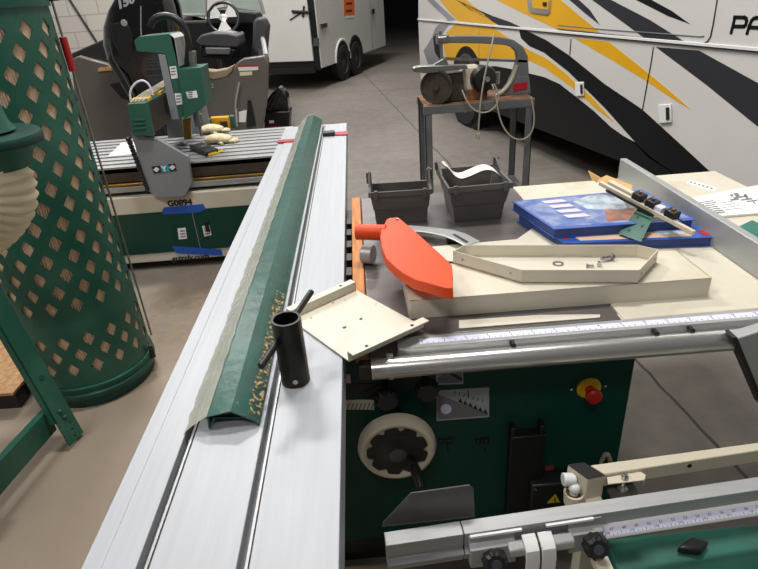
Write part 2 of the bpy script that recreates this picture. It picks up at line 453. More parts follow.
obj('axle', MB().cyl((hw.x, 1.05, hw.z), (hw.x, FY, hw.z), .018), M['steel'], wheel)
h0 = PY(414, 465, 1.02); h1 = PY(421, 488, .965)
obj('crank_handle', MB().tube([h0, h0.lerp(h1, .3), h0.lerp(h1, .7), h1], lambda t: .009 + .005 * math.sin(pi * min(1, t + .1)), 14), M['black2'], wheel)
for (px, py) in ((387, 399), (427, 390)):
    k = PY(px, py, 1.06)
    b = obj('lock_knob', MB().lathe([(0, .016), (.022, .016), (.028, .008), (.028, -.01), (.018, -.016), (0, -.016)], (k.x, 1.06, k.z), (0, -1, 0), 56, fr=lambda t: 1 + .05 * math.cos(14 * t)), M['black2'], saw)
    obj('knob_stud', MB().cyl((k.x, 1.07, k.z), (k.x, FY, k.z), .008), M['trimdark'], b)
sc = MB(); n = 10
def arc(px0, px1, f0, f1, n=12):
    a = [(px0 + (px1 - px0) * i / n, f0((i / n))) for i in range(n + 1)]
    b = [(px0 + (px1 - px0) * i / n, f1((i / n))) for i in range(n + 1)]
    return a + b[::-1]
ang = obj('angle_scale', fplate(arc(300, 374, lambda t: 402 - 2.5 * math.sin(t * 2), lambda t: 412 - 3 * math.sin(t * 2)), .0, .002), M['cream'], saw)
tm = MB()
for i in range(9):
    x = 341 + i * 4
    tm.prism([onfront(x, 403, .002), onfront(x + .8, 403, .002), onfront(x - 1.2, 409, .002), onfront(x - 2, 409, .002)], (0, -.0006, 0))
obj('angle_ticks', tm, M['ink'], ang)
obj('arc_slot', fplate([(300, 380), (340, 384), (380, 383), (392, 379), (395, 386), (380, 393), (340, 394), (300, 390)], 0, .001), M['black'], saw)
obj('arc_slot', fplate([(360, 393), (372, 388), (412, 372), (424, 372), (420, 380), (380, 398), (362, 399)], .001, .001), M['black'], saw)
obj('small_scale', fplate([(330, 372), (350, 374), (351, 383), (330, 381)], .0015, .002), M['cream'], saw)
def labelplate(pts, name='label_plate'):
    return obj(name, fplate(pts, 0, .002), M['alu'], saw)
l1 = labelplate([(436, 371), (463, 369), (463, 383.5), (436, 384.5)])
obj('label_graphic', fplate([(437.5, 378), (450, 370), (462, 370), (462, 382.5), (437.5, 383.5)], .002, .0005), M['inkg'], l1)
obj('label_graphic', fplate([(444, 371), (448, 370.6), (462, 378), (462, 381)], .0026, .0004), M['ink'], l1)
l2 = labelplate([(436.5, 390), (489, 387), (489, 416.5), (436.5, 420.5)])
obj('label_graphic', fplate([(437.5, 394), (487, 414), (487, 415.5), (437.5, 419.5)], .002, .0005), M['inkg'], l2)
g = MB(); cpx, cpy = 437, 421
for i in range(6):                     # saw-tooth edge and arrows
    x, y = 458 + i * 5, 401.5 + i * 2.2
    g.prism([onfront(x, y, .002), onfront(x + 2.5, y - 3.5, .002), onfront(x + 5, y + 2.2, .002)], (0, -.0006, 0))
for i in range(7):
    x, y = 454 + i * 4.6, 396.5 + (i - 3) * .9 + i * .5
    g.prism([onfront(x, y, .002), onfront(x + 1, y - 3, .002), onfront(x + 1.6, y - 2.8, .002), onfront(x + .8, y, .002)], (0, -.0006, 0))
g.prism([onfront(467.5, 396, .002), onfront(467.8, 390.5, .002), onfront(468.8, 390.4, .002), onfront(468.6, 396, .002)], (0, -.0006, 0))
obj('label_teeth', g, M['ink'], l2)
e = [(446 + 5.5 * math.cos(t * pi / 8), 409 + 5 * math.sin(t * pi / 8)) for t in range(16)]
obj('label_blade', fplate(e, .0026, .0004), M['lav'], l2)
for px in (445, 482):
    q = PY(px, 441, FY); hk = MB()
    for dx in (-.011, .011): hk.sphere((q.x + dx, FY - .004, q.z + .004), .006, 10)
    hk.box(q.x - .018, q.x + .018, FY - .006, FY, q.z - .002, q.z + .010)
    hk.tube([(q.x, FY - .004, q.z), (q.x + .004, FY - .012, q.z - .012), (q.x + .006, FY - .008, q.z - .024)], .003, 8)
    obj('tool_hook', hk, M['black'], saw)
v0, v1 = PY(508, 430, FY), PY(530, 530, FY)
vb = MB().box(v0.x, v1.x + .012, FY - .03, FY, .17, v0.z)
vb.box(v0.x, v0.x + .014, FY - .03, FY, v0.z, v0.z + .03).box(v1.x - .006, v1.x + .008, FY - .03, FY, v0.z, v0.z + .03)
obj('cable_channel', vb, M['black'], saw, bevel=.003)
w0, w1 = PY(532, 486, FY - .05), PY(573, 512, FY - .05)
sw = obj('switch_box', MB().box(w0.x, w1.x + .02, FY - .05, FY, .2, w0.z), M['black2'], saw, bevel=.006)
def swp(px, py): return PY(px, py, FY - .0515)
obj('warning_triangle', MB().prism([swp(547, 503), swp(555.5, 494), swp(560, 502)], (0, -.001, 0)), M['yellow'], sw)
obj('warning_mark', MB().prism([swp(554, 497), swp(555, 497), swp(555.5, 501.5), swp(554.3, 501.5)], (0, -.002, 0)), M['ink'], sw)
q = swp(536, 490); obj('cover_screw', MB().cyl((q.x, FY - .05, q.z), (q.x, FY - .053, q.z), .004, n=12), M['bolt'], sw)
obj('red_label', fplate([(545, 466), (553.5, 465), (553.5, 469.5), (545, 470.5)], 0, .0015), mat('red_label', '8a3338', .5), saw, label='small red label')
es = PY(588.5, 387.5, FY)
sb = obj('stop_button', MB().lathe([(0, 0), (.031, 0), (.031, .004), (.026, .008), (0, .008)], (es.x, FY, es.z), (0, -1, 0), 32), M['yellow'], saw)
obj('button_head', MB().lathe([(.012, 0), (.012, .018), (.019, .02), (.021, .03), (.017, .036), (0, .038)], (es.x, FY - .008, es.z), (0, -1, 0), 28), M['estop'], sb)
ss = MB()
for px in (571.5, 605): 
    q = PY(px, 389.5 if px < 590 else 386, FY); ss.sphere((q.x, FY, q.z), .005, 10)
obj('panel_screw', ss, M['bolt'], saw)
obj('side_cable', MB().tube([PY(601, 462, 1.10), PY(606, 452, 1.09), PY(610, 458, 1.09), PY(611, 470, 1.10)], .006, 8, 2), M['cord'], saw)

# red strap over the far end of the sliding table
rs = thing('red_strap', 'red strap laid across the far end of the white sliding table', 'strap', (-.26, 3.17, SZ))
stp = MB().box(-.452, -.366, 3.07, 3.13, SZ + .0005, SZ + .006).prism([(-.145, 3.15, SZ + .0005), (-.07, 3.13, SZ + .0005), (-.07, 3.22, SZ + .0005), (-.145, 3.22, SZ + .0005)], (0, 0, .006))
obj('webbing', stp, M['red'], rs)
obj('buckle', MB().box(-.206, -.142, 3.14, 3.20, SZ, SZ + .022), M['black'], rs, bevel=.004, label='black buckle')

# long green channel in clear film
wc = thing('wrapped_steel_channel', 'long green roof-shaped steel bar wrapped in clear film lying along the white sliding table', 'steel bar', (-.3, 2.1, SZ))
sec = [(-.366, .8805), (-.320, .916), (-.275, .922), (-.232, .893), (-.226, .8805)]
def ch_ring(y, s, dx=0, jit=0):
    cx = -.295
    out = []
    for (x, z) in s: out.append(V((cx + (x - cx) + dx + random.uniform(-jit, jit), y, z + random.uniform(0, jit * .6))))
    return out
def strip(y0, y1, n, s, dx0=0, dx1=0, jit=0):
    rings = [ch_ring(y0 + (y1 - y0) * i / n, s, dx0 + (dx1 - dx0) * i / n, jit if 0 < i else 0) for i in range(n + 1)]
    mb = MB(); k = len(s)
    mb.v = [p for r in rings for p in r]
    mb.f = [[i * k + j, i * k + j + 1, (i + 1) * k + j + 1, (i + 1) * k + j] for i in range(n) for j in range(k - 1)]
    mb.open = True; return mb
obj('steel_channel', strip(.815, 3.58, 8, [(-.321, .884), (-.318, .9125), (-.275, .9195), (-.234, .8915), (-.230, .882)]), mat('green_channel', '084a40', .3, 0, .25, 14, bump=.35), wc, solid=.003)
obj('channel_web', MB().prism([(-.338, .83, .897), (-.236, .83, .886), (-.236, .83, .889), (-.338, .83, .900)], (0, .004, 0)), M['green'], wc)
sec2 = [(-.321, .9155), (-.298, .9185), (-.275, .924), (-.252, .910), (-.230, .894), (-.222, .8815)]
obj('wrap_flap', strip(.811, 3.6, 110, [(-.368, .8815), (-.350, .896), (-.334, .907), (-.319, .9155)], 0, .004, .0022), M['flap'], wc, sharp=180, label='dusty loose edge of the clear film')
obj('clear_wrap', strip(.811, 3.64, 110, sec2, 0, .004, .0022), M['film'], wc, sharp=180)
obj('sawdust_streak', strip(.825, 1.30, 40, [(-.248, .9095), (-.238, .9015), (-.2275, .8955)], 0, 0, .0012), M['dust'], wc, label='scattered tan sawdust')

# tube wrench
tw = thing('tube_wrench', 'black steel tube wrench with a cross bar standing on the white sliding table', 'wrench', (-.171, .94, SZ))
tb = P(296, 380, SZ); tb = V((tb.x, tb.y, SZ)); H_ = .148; R_ = .0292
tubeo = obj('socket_tube', MB().lathe([(R_, 0), (R_, H_), (R_ - .005, H_), (R_ - .005, .002), (R_, 0)], tb, (0, 0, 1), 40), M['blackiron'], tw, sharp=50)
obj('inner_floor', MB().cyl(tb + V((0, 0, .002)), tb + V((0, 0, .004)), R_ - .005), M['black'], tubeo)
ba, bb = P(260.5, 367, .985), P(311.5, 291.5, 1.005)
mid = V((tb.x, tb.y, SZ + .118)); dirb = (bb - ba).normalized()
obj('cross_bar', MB().lathe([(0, 0), (.005, 0), (.0068, .002), (.0068, (bb - ba).length - .002), (.005, (bb - ba).length), (0, (bb - ba).length)], ba, bb - ba, 20), M['blackiron'], tw)
obj('set_screw', MB().cyl(tb + V((.004, -R_ + .003, .018)), tb + V((.004, -R_ - .003, .018)), .0055, n=12), M['bolt'], tw)

# cream bracket plate
A, B, C_, D = [P(x, y, SZ + .003) for x, y in ((356.5, 291), (423, 327), (348, 361.5), (291.7, 320.6))]
bp = thing('bracket_plate', 'cream steel bracket plate with two raised flanges and holes beside the wrench', 'bracket', (A + B + C_ + D) / 4 - V((0, 0, .002)))
up = V((0, 0, 1)); t = .003
e1 = (D - A); e2 = (B - A).normalized()          # along flange, across plate
plate = MB().prism([A, B, C_, D], (0, 0, t))
obj('plate', plate, M['cream'], bp, bevel=.0008)
fh, lw = .024, .022
for (p, q, s, nm) in ((A, D, -1, 'back'), (B, C_, 1, 'front')):
    n_ = e2 * s
    wl = MB().prism([p, q, q + n_ * t, p + n_ * t], (0, 0, fh))
    wl.prism([p + up * fh, q + up * fh, q + up * fh + n_ * lw, p + up * fh + n_ * lw], (0, 0, t))
    fo_ = obj('flange', wl, M['cream'], bp, bevel=.0008)
    hm = MB()
    for k in (.2, .8):
        h = p.lerp(q, k) + n_ * lw * .55 + up * (fh + t)
        hm.cyl(h - up * .001, h + up * .0006, .0042, n=14)
    obj('flange_hole', hm, M['black'], fo_)
hm = MB()
for (px, py, r) in ((344.5, 327.5, .0048), (361, 319, .004), (333, 303, .002), (345, 300, .0015), (311, 318, .002), (376, 304, .0015)):
    h = P(px, py, SZ + .006); hm.cyl(h - up * .001, h + up * .0006, r, n=14)
obj('plate_hole', hm, M['black'], bp)

# orange blade guard
bgd = thing('blade_guard', 'orange plastic saw blade guard with a round dust spout lying on the cast iron table', 'blade guard', (.1, 1.35, .94))
gz = .985
top = [P(x, y, gz) for x, y in ((380, 236), (381, 231), (383.5, 226), (386, 220), (389, 217.8), (398, 217), (400, 218.5), (415, 231), (430, 244.5), (445, 258), (452, 265), (453, 276), (453, 288), (445, 287.5), (428.6, 283), (415, 279.5), (403, 273), (394, 266), (386, 258), (381.5, 247))]
cgx = sum((p for p in top), V((0, 0, 0))) / len(top)
gb = MB().prism(top, (0, 0, -.028))
obj('guard_shell', gb, M['orange'], bgd, bevel=.002, sharp=25)
p0, p1 = P(356.5, 232, .968), P(386, 232.5, .968)
obj('dust_spout', MB().lathe([(.0225, 0), (.0225, (p1 - p0).length), (.0195, (p1 - p0).length), (.0195, 0), (.0225, 0)], p0, p1 - p0, 32), M['orange'], bgd, sharp=40)
q = P(397, 219.5, gz); obj('guard_screw', MB().cyl(q, q + up * .003, .004, n=12), M['steel'], bgd)
kr = [P(x, y, gz + .0005) for x, y in ((451.5, 266), (453, 288), (451, 287.6))]
# silver coupling below the spout
cp = MB().cyl(P(363, 254, .90), P(373.5, 255, .90), .028, n=28)
props(obj('hose_coupling', cp, M['alu2'], None, bevel=.002), 'short silver metal collar standing below the orange spout', 'collar')
# riving knife
rk = thing('riving_knife', 'curved grey steel riving knife with a slot lying behind the orange guard', 'riving knife', (.2, 1.55, TZ))
kz = TZ + .028
outer = [P(x, y, kz) for x, y in ((408, 226), (420, 227), (436, 228.5), (452, 230.5), (465, 234), (480, 242))]
inner = [P(x, y, kz) for x, y in ((466, 246.5), (455, 240.5), (445, 236.5), (432, 233.5), (421, 232), (410, 231.5))]
obj('knife_plate', MB().prism(outer + inner, (0, 0, .003)), M['alu2'], rk, bevel=.0005)
sl_ = [P(x, y, kz + .003) for x, y in ((452, 234.5), (455, 234), (469, 242), (466, 243))]
obj('knife_slot', MB().prism(sl_, (0, 0, .0006)), M['ink'], rk)
obj('knife_edge', MB().tube([p + V((0, -.002, .002)) for p in inner], .0022, 8), M['white'], rk, label='bright ground edge')
obj('knife_foot', MB().box(outer[3].x - .02, outer[3].x + .03, inner[2].y - .0, inner[2].y + .03, TZ, kz), M['trimdark'], rk)

# big cream cover panel
pz = .921
FL, FR, BR = P(408.5, 301, pz), P(712, 278, pz), P(677, 250.5, pz)
BL = V((FL.x - .003, FL.y + (BR.y - FR.y) + .03, pz))
cv = thing('cover_panel', 'wide cream steel cover panel lying flat under the tray of bolts', 'cover panel', (.45, 1.25, TZ))
th = .002
obj('top_sheet', MB().prism([FL, FR, BR, BL], (0, 0, -th)), M['cream2'], cv, bevel=.0005)
for p, q in ((FL, FR), (FR, BR), (BR, BL), (BL, FL)):
    n_ = V((0, 0, 1)).cross(q - p).normalized()
    obj('side_lip', MB().prism([p, q, q + n_ * th, p + n_ * th], (0, 0, -(pz - TZ - .001))), M['cream'], cv)
# octagonal tray on it
tz0, tz1 = pz + .0015, pz + .036
rim = [P(x, y, tz1) for x, y in ((453, 251), (464, 245), (638, 244.8), (658.6, 249.5), (639.5, 270), (522, 270))]
tc_ = sum(rim, V((0, 0, 0))) / 6
tr = thing('bolt_tray', 'shallow cream steel tray with angled ends holding loose bolts', 'tray', (tc_.x, tc_.y, tz0))
fl_ = [V((p.x, p.y, tz0)) for p in rim]
obj('tray_floor', MB().prism(fl_, (0, 0, .002)), M['cream'], tr)
for i in range(6):
    p, q = fl_[i], fl_[(i + 1) % 6]
    n_ = (tc_ - (p + q) / 2); n_.z = 0; d_ = (q - p).normalized(); n_ = (n_ - d_ * n_.dot(d_)).normalized()
    wo = obj('tray_wall', MB().prism([p, q, q + n_ * .002, p + n_ * .002], (0, 0, tz1 - tz0)), M['cream'], tr)
    if i in (5, 3):
        hm = MB()
        for k in (.15, .85):
            h = p.lerp(q, k) + up * (tz1 - tz0) * .5
            hm.cyl(h + n_ * .001, h - n_ * .0015, .0035, n=12)
        obj('rivet', hm, M['steel'], wo)
def hexbolt(name, c, d, L, r, label, grp=None):
    b = thing(name, label, 'bolt', c, grp)
    d = V(d).normalized(); z = up * r * 1.75
    obj('bolt_head', MB().cyl(V(c) + z, V(c) + z + d * r * 1.2, r * 1.8, n=6), M['bolt'], b)
    obj('shank', MB().cyl(V(c) + z + d * r * 1.2, V(c) + z + d * L, r, n=14), M['bolt'], b)
    return b
fz = tz0 + .002
q = P(613, 260, fz); hexbolt('hex_bolt', q, (-1, -.12, 0), .034, .0052, 'large hex bolt near the back right of the cream tray')
q = P(586, 267.5, fz); hexbolt('machine_screw', q, (1, -.2, 0), .018, .003, 'small screw lying at the front of the tray beside the washer')
q = P(599, 267, fz); hexbolt('machine_screw', q, (.35, 1, 0), .018, .0034, 'small stubby screw lying between the large bolt and the other screw')
q = P(558, 264, fz)
props(obj('washer', MB().lathe([(.014, 0), (.014, .002), (.009, .002), (.009, 0), (.014, 0)], q, (0, 0, 1), 24), M['steel'], None), 'flat steel washer lying in the middle of the cream tray', 'washer')
# loose cream sheet behind the tray
ps = [P(x, y, TZ + .004) for x, y in ((420, 252), (432, 247.5), (517, 240), (534, 228), (550, 238), (562, 246), (560, 262), (430, 262))]
props(obj('cream_sheet', MB().prism(ps, (0, 0, .003)), M['cream'], None), 'flat cream metal sheet with a pointed corner poking out behind the tray', 'metal sheet')
props(obj('cream_strip', MB().prism([P(x, y, TZ + .001) for x, y in ((459, 321), (540, 315.5), (600, 315), (600, 318), (459, 329))], (0, 0, .002)), M['cream'], None), 'thin pale strip lying on the iron table in front of the cover panel', 'metal strip')

# rip fence plate
fn = thing('rip_fence', 'tall grey aluminium rip fence standing on edge behind the blue books', 'fence', (.965, 1.6, TZ))
fx0, fx1 = .966, .990
obj('fence_plate', MB().box(fx0, fx1, .98, 2.06, TZ + .002, .957), M['grey2'], fn, bevel=.003)

fc = obj('fence_carriage', MB().prism([PY(x, y, .985) for x, y in ((736, 339), (790, 322), (798, 395), (766, 410))], (0, .03, 0)), M['grey2'], fn, bevel=.004)
obj('carriage_edge', MB().prism([PY(x, y, .984) for x, y in ((733, 338), (737, 337), (767, 410), (763, 408))], (0, .032, 0)), M['trimdark'], fc)
# storage bins
def storage_bin(label, fl, wx, dy, h, tap, ang, ears):
    """fl = front left bottom corner; body tapers out to the rim."""
    b = thing('storage_bin', label, 'bin', (fl[0], fl[1], TZ), 'dark plastic bins on the iron table')
    cx, cy = wx / 2, dy / 2
    def W(x, y, z):
        X, Y = rot2((x, y), (0, 0), ang); return V((fl[0] + X, fl[1] + Y, TZ + z))
    def ring(s, z, ins=0):
        return [W(cx + sx * (cx * s - ins), cy + sy * (cy * s - ins), z) for sx, sy in ((-1, -1), (1, -1), (1, 1), (-1, 1))]
    s1, s2 = 1 + tap * .45, 1 + tap
    mb = MB(); mb.loft([ring(1, .0), ring(s1 * .97, h * .45), ring(s1, h * .47), ring(s2, h), ring(s2, h, .004), ring(1, .006, .004)])
    obj('body', mb, M['bin'], b, bevel=.002)
    rm = MB(); o0, o1, i0 = ring(s2 + .05, h - .018), ring(s2 + .05, h), ring(s2, h, .003)
    i1 = ring(s2, h - .018, .003)
    rm.loft([o0, o1, i0, i1, o0], cap=False)
    obj('rim', rm, M['bin'], b, bevel=.0015)
    wxo, dyo = cx * (s2 + .05), cy * (s2 + .05)
    rb_ = MB()
    for x in (.12, .88):
        xx = cx + (x - .5) * 2 * wxo
        rb_.prism([W(xx - .006, cy - dyo - .004, h - .026), W(xx + .006, cy - dyo - .004, h - .026), W(xx + .006, cy - dyo + .006, h - .026), W(xx - .006, cy - dyo + .006, h - .026)], (0, 0, .03))
    obj('latch', rb_, M['bin'], b, bevel=.001)
    for sx in (-1, 1):                  # raised side ears with teeth
        x = cx + sx * (wxo - .004)
        e0 = MB().prism([W(x - .004, cy + dyo * .1, h - .003), W(x - .004, cy + dyo, h - .003), W(x - .004, cy + dyo, h + ears), W(x - .004, cy + dyo * .72, h + ears)], W(.008, 0, 0) - W(0, 0, 0))
        ear = obj('side_ear', e0, M['bin'], b, bevel=.001)
        tm = MB()
        for k in range(4):
            zz = h + ears * (.15 + .22 * k)
            tm.obox(W(x + sx * .002, cy + dyo * .86, zz), (W(.009, 0, 0) - W(0, 0, 0)), (W(0, .007, 0) - W(0, 0, 0)), (0, 0, .004))
        obj('ear_tooth', tm, M['bin'], ear, bevel=.001)
    return b
storage_bin('smaller dark grey plastic bin standing behind the orange guard, empty', (.030, 1.80), .172, .085, .118, .18, -.05, .045)
storage_bin('larger dark grey plastic bin with a pale belt roll inside, beside the smaller bin', (.292, 1.765), .158, .17, .132, .30, .03, .03)
# pale belt lying in the larger bin
path = [PY(x, y, 1.87) for x, y in ((441, 161), (446, 162.5), (451, 171), (458, 175), (468, 171), (478, 166), (486, 164.5), (494, 168), (499, 175))]
bl = MB(); vs = []
for i, p in enumerate(path):
    vs += [p + V((0, -.06, 0)), p + V((0, .015, 0))]
bl.v = vs; bl.f = [[2 * i, 2 * i + 1, 2 * i + 3, 2 * i + 2] for i in range(len(path) - 1)]; bl.open = True
belt = thing('sanding_belt', 'pale curled sanding belt sitting inside the larger dark bin', 'sanding belt', (.38, 1.85, .98))
obj('belt', bl, mat('belt_pale', 'd9d2c8', .8), belt, solid=.002, sub=2, sharp=180)
bl2 = MB(); bl2.v = [v - V((0, 0, .004)) for v in vs]; bl2.f = bl.f; bl2.open = True
obj('belt_grit', bl2, mat('belt_grit', '6d564a', .9), belt, solid=.002, sub=2, sharp=180)

# blue picture books
def book(name, label, quad, z0, th, decor):
    c = sum(quad, V((0, 0, 0))) / 4
    b = thing(name, label, 'book', (c.x, c.y, z0), 'blue picture books')
    def at(u, v, z): 
        return (quad[0] * (1 - u) + quad[1] * u) * (1 - v) + (quad[3] * (1 - u) + quad[2] * u) * v + up * (z - quad[0].z)
    def pan(us, z, t_): return MB().prism([at(u, v, z) for u, v in us], (0, 0, t_))
    full = [(0, 0), (1, 0), (1, 1), (0, 1)]
    obj('back_cover', pan(full, z0, .0025), M['blue'], b, bevel=.0006)
    obj('pages', pan([(.01, .02), (.985, .02), (.985, .98), (.01, .98)], z0 + .0025, th - .005), mat('page_block', '3d4f86', .8), b)
    cvr = obj('front_cover', pan(full, z0 + th - .0025, .0025), M['blue'], b, bevel=.0006)
    for k, (nm, us, m) in enumerate(decor):
        obj(nm, pan(us, z0 + th, .0003 + .0003 * k), m, cvr)
    return b
# corners: near-left, near-right, far-right, far-left
z1, z2 = TZ + .030, TZ + .060
b2 = [P(565, 243, z1), P(716, 237, z1), P(676, 208, z1), P(517, 213, z1)]
b1 = [P(554, 229, z2), P(696, 219.5, z2), P(642, 189, z2), P(511.5, 201, z2)]
pm = lambda n, a, b_, s=6: mat(n, a, .35, 0, 0, s, col2=b_, ramp=(.4, .65), coat=.3)
peach = mat('peach_print', 'd7b59a', .4)
book('picture_book', 'lower blue book with red corner marks, under the other blue book', b2, TZ + .002, .028,
     [('cover_picture', [(.12, .05), (.86, .05), (.86, .30), (.12, .30)], peach),
      ('corner_mark', [(.03, .08), (.065, .08), (.065, .2), (.03, .2)], M['red']), ('corner_mark', [(.93, .05), (.985, .05), (.985, .2), (.93, .2)], M['red']),
      ('white_panel', [(.66, .12), (.84, .12), (.84, .5), (.66, .5)], pm('pale_print', 'bcd3e2', 'dfe6ea'))])
top_book = book('picture_book', 'upper blue book with a colourful mountain picture cover, on top of the other', b1, TZ + .0305, .029,
     [('cover_picture', [(.02, .06), (.98, .06), (.98, .97), (.02, .97)], pm('sky_print', '4d68a8', '8c98b8', 26)),
      ('cloud_print', [(.42, .52), (.62, .42), (.85, .5), (.80, .9), (.55, .93), (.40, .8)], pm('cloud', 'b9c4cc', '7f96a8', 30)),
      ('rock_print', [(.42, .12), (.93, .10), (.96, .45), (.75, .40), (.52, .46)], pm('rock', 'b5643c', '6d5348', 26)),
      ('shade_print', [(.68, .42), (.96, .4), (.97, .95), (.80, .95)], pm('shade', '8d7763', '5e6267', 22))])
bm_ = MB()
def at1(u, v, z=z2):
    q = (b1[0] * (1 - u) + b1[1] * u) * (1 - v) + (b1[3] * (1 - u) + b1[2] * u) * v
    return V((q.x, q.y, z))
for i in range(4):                      # pale title blocks
    v = .28 + .17 * i
    bm_.prism([at1(.20, v), at1(.36, v), at1(.35, v + .10), at1(.19, v + .10)], (0, 0, .0018))
obj('title_block', bm_, mat('title_pale', 'cdc6d2', .4), top_book)

# miter gauge: bar with black clamps and a green angle bracket
mg = thing('miter_gauge', 'tan steel bar with black clamps and a green angle bracket lying across the books', 'miter gauge', (.83, 1.55, TZ + .06))
ga, gb_ = P(600, 183, .995), P(694, 233, .935)
gd = (gb_ - ga).normalized(); gn = V((0, 0, 1)).cross(gd).normalized(); gu = gd.cross(gn) * -1
if gu.z < 0: gu = -gu
L_ = (gb_ - ga).length
def gbox(a, b, n0, n1, u0, u1):
    c = ga + gd * (a + b) / 2 * L_ + gn * (n0 + n1) / 2 + gu * (u0 + u1) / 2
    return MB().obox(c, gd * (b - a) / 2 * L_, gn * (n1 - n0) / 2, gu * (u1 - u0) / 2)
barm = obj('bar', gbox(0, 1, -.006, .006, -.006, .006), M['beige'], mg, bevel=.001)
obj('upper_bar', gbox(.05, .62, .012, .030, .0, .012), M['cream'], mg, bevel=.001)
obj('rod', gbox(.12, .62, -.018, -.012, -.006, .0), M['trimdark'], mg)
for k in (.36, .50, .70):
    kk = obj('clamp', gbox(k, k + .10, -.004, .026, .002, .026), M['black'], mg, bevel=.003)
    obj('clamp_screw', gbox(k + .045, k + .06, .004, .012, .026, .032), M['brass'], kk)
obj('spacer', gbox(.60, .67, -.002, .022, .004, .02), M['lav'], mg, bevel=.002)
z3 = TZ + .062
q0, q1, q2, q3 = P(640, 206, .955), P(656, 212, .952), P(641, 242, .905), P(618.5, 234, .907)
gbk = obj('angle_bracket', MB().prism([q0, q1, q2, q3], (.002, .004, .002)).prism([q0, q1, P(684, 222, .945), P(672, 214, .95)], (0, 0, .003)), M['guard'], mg, bevel=.0008)
hs = MB()
for (u, v) in ((.28, .35), (.72, .55), (.3, .8)):
    c = (q0 * (1 - u) + q1 * u) * (1 - v) + (q3 * (1 - u) + q2 * u) * v
    n_ = (q1 - q0).cross(q3 - q0).normalized()
    if n_.y > 0: n_ = -n_
    hs.obox(c + n_ * .0006, (q1 - q0).normalized() * .003, (q3 - q0).normalized() * .006, n_ * .0006)
obj('bracket_slot', hs, M['black'], gbk)
# cardboard wedge
ca = [P(x, y, .965) for x, y in ((588, 171.5), (599, 177), (640, 190), (636, 203), (599, 185), (594, 182))]
cw = MB().prism([P(588, 171, .985), P(600, 178, .97), P(597, 183, .955), P(592, 180, .96)], (.004, .006, 0))
cw.prism([P(598, 180, .965), P(606, 176, .972), P(612, 189, .955), P(600, 186, .957)], (.002, .003, .002))
cw.prism([P(606, 176, .972), P(632, 186, .965), P(630, 197, .95), P(612, 189, .955)], (.002, .003, .002))
props(obj('cardboard_piece', cw, M['tan'], None), 'torn tan cardboard piece behind the books by the fence end', 'cardboard')

# manual, booklet, slip on the extension table behind the fence
ET = TZ + .0012
mq = [P(704, 219.5, ET), P(775, 214, ET), P(758, 187, ET), P(688, 200, ET)]
mn = thing('instruction_manual', 'white stapled manual with a line drawing behind the fence', 'manual', (1.2, 1.7, ET))
def matp(u, v, z): 
    q = (mq[0] * (1 - u) + mq[1] * u) * (1 - v) + (mq[3] * (1 - u) + mq[2] * u) * v; return V((q.x, q.y, z))
obj('pages', MB().prism([matp(*k, ET) for k in ((0, 0), (1, 0), (1, 1), (0, 1))], (0, 0, .008)), M['paper'], mn, bevel=.001)
im = MB(); zt = ET + .008
def mrect(u0, u1, v0, v1, s=0): im.prism([matp(u0 + s * v0, v0, zt), matp(u1 + s * v0, v0, zt), matp(u1 + s * v1, v1, zt), matp(u0 + s * v1, v1, zt)], (0, 0, .0003))
for i in range(5): mrect(.05 + .03 * (i % 2), .30 - .02 * (i % 3), .30 + .09 * i, .33 + .09 * i)
for i in range(4): mrect(.34, .60 - .03 * i, .22 + .10 * i, .235 + .10 * i)
for i in range(2): mrect(.1, .32, .12 + .08 * i, .16 + .08 * i)
obj('print', im, M['ink'], mn)
im = MB()
for (u0, u1, v0, v1) in ((.50, .62, .55, .62), (.56, .74, .62, .68), (.60, .66, .68, .84), (.64, .80, .50, .56), (.70, .84, .42, .47), (.72, .76, .56, .74), (.54, .58, .72, .82), (.78, .80, .3, .42), (.84, .96, .44, .47)): mrect(u0, u1, v0, v1)
obj('line_drawing', im, M['inkg'], mn)
sq_ = [P(x, y, ET) for x, y in ((686, 183), (690, 180), (717, 188), (714, 192))]
slp = thing('paper_slip', 'small white paper slip with dark lettering near the far edge of the extension table', 'paper', (1.3, 1.93, ET))
obj('slip', MB().prism(sq_, (0, 0, .0008)), M['paper'], slp)
im = MB()
for i in range(6):
    u = .08 + i * .15
    a_ = sq_[0].lerp(sq_[3], u); b_2 = sq_[1].lerp(sq_[2], u); s_ = (sq_[3] - sq_[0]) * .06
    im.prism([a_.lerp(b_2, .3), a_.lerp(b_2, .3) + s_, a_.lerp(b_2, .75) + s_, a_.lerp(b_2, .75)], (0, 0, .0011))
obj('lettering', im, M['inkg'], slp)
gbq = [P(x, y, ET) for x, y in ((731, 231), (764, 250), (790, 240), (752, 221))]
gk = thing('green_booklet', 'dark green booklet with a black pen on it beside the manual, behind the fence', 'booklet', (1.2, 1.5, ET))
obj('cover', MB().prism(gbq, (0, 0, .004)), M['teal'], gk, bevel=.001)
pn = thing('black_pen', 'black pen lying on the dark green booklet', 'pen', P(750, 233, ET + .005))
pa, pb = P(735, 227.5, ET + .010), P(772, 246, ET + .010)
obj('barrel', MB().cyl(pa, pb, .005, n=14), M['black2'], pn)
obj('clip', MB().cyl(pa + V((-.004, 0, .005)), pa.lerp(pb, .5) + V((-.004, 0, .005)), .0015, n=8), M['chrome'], pn)

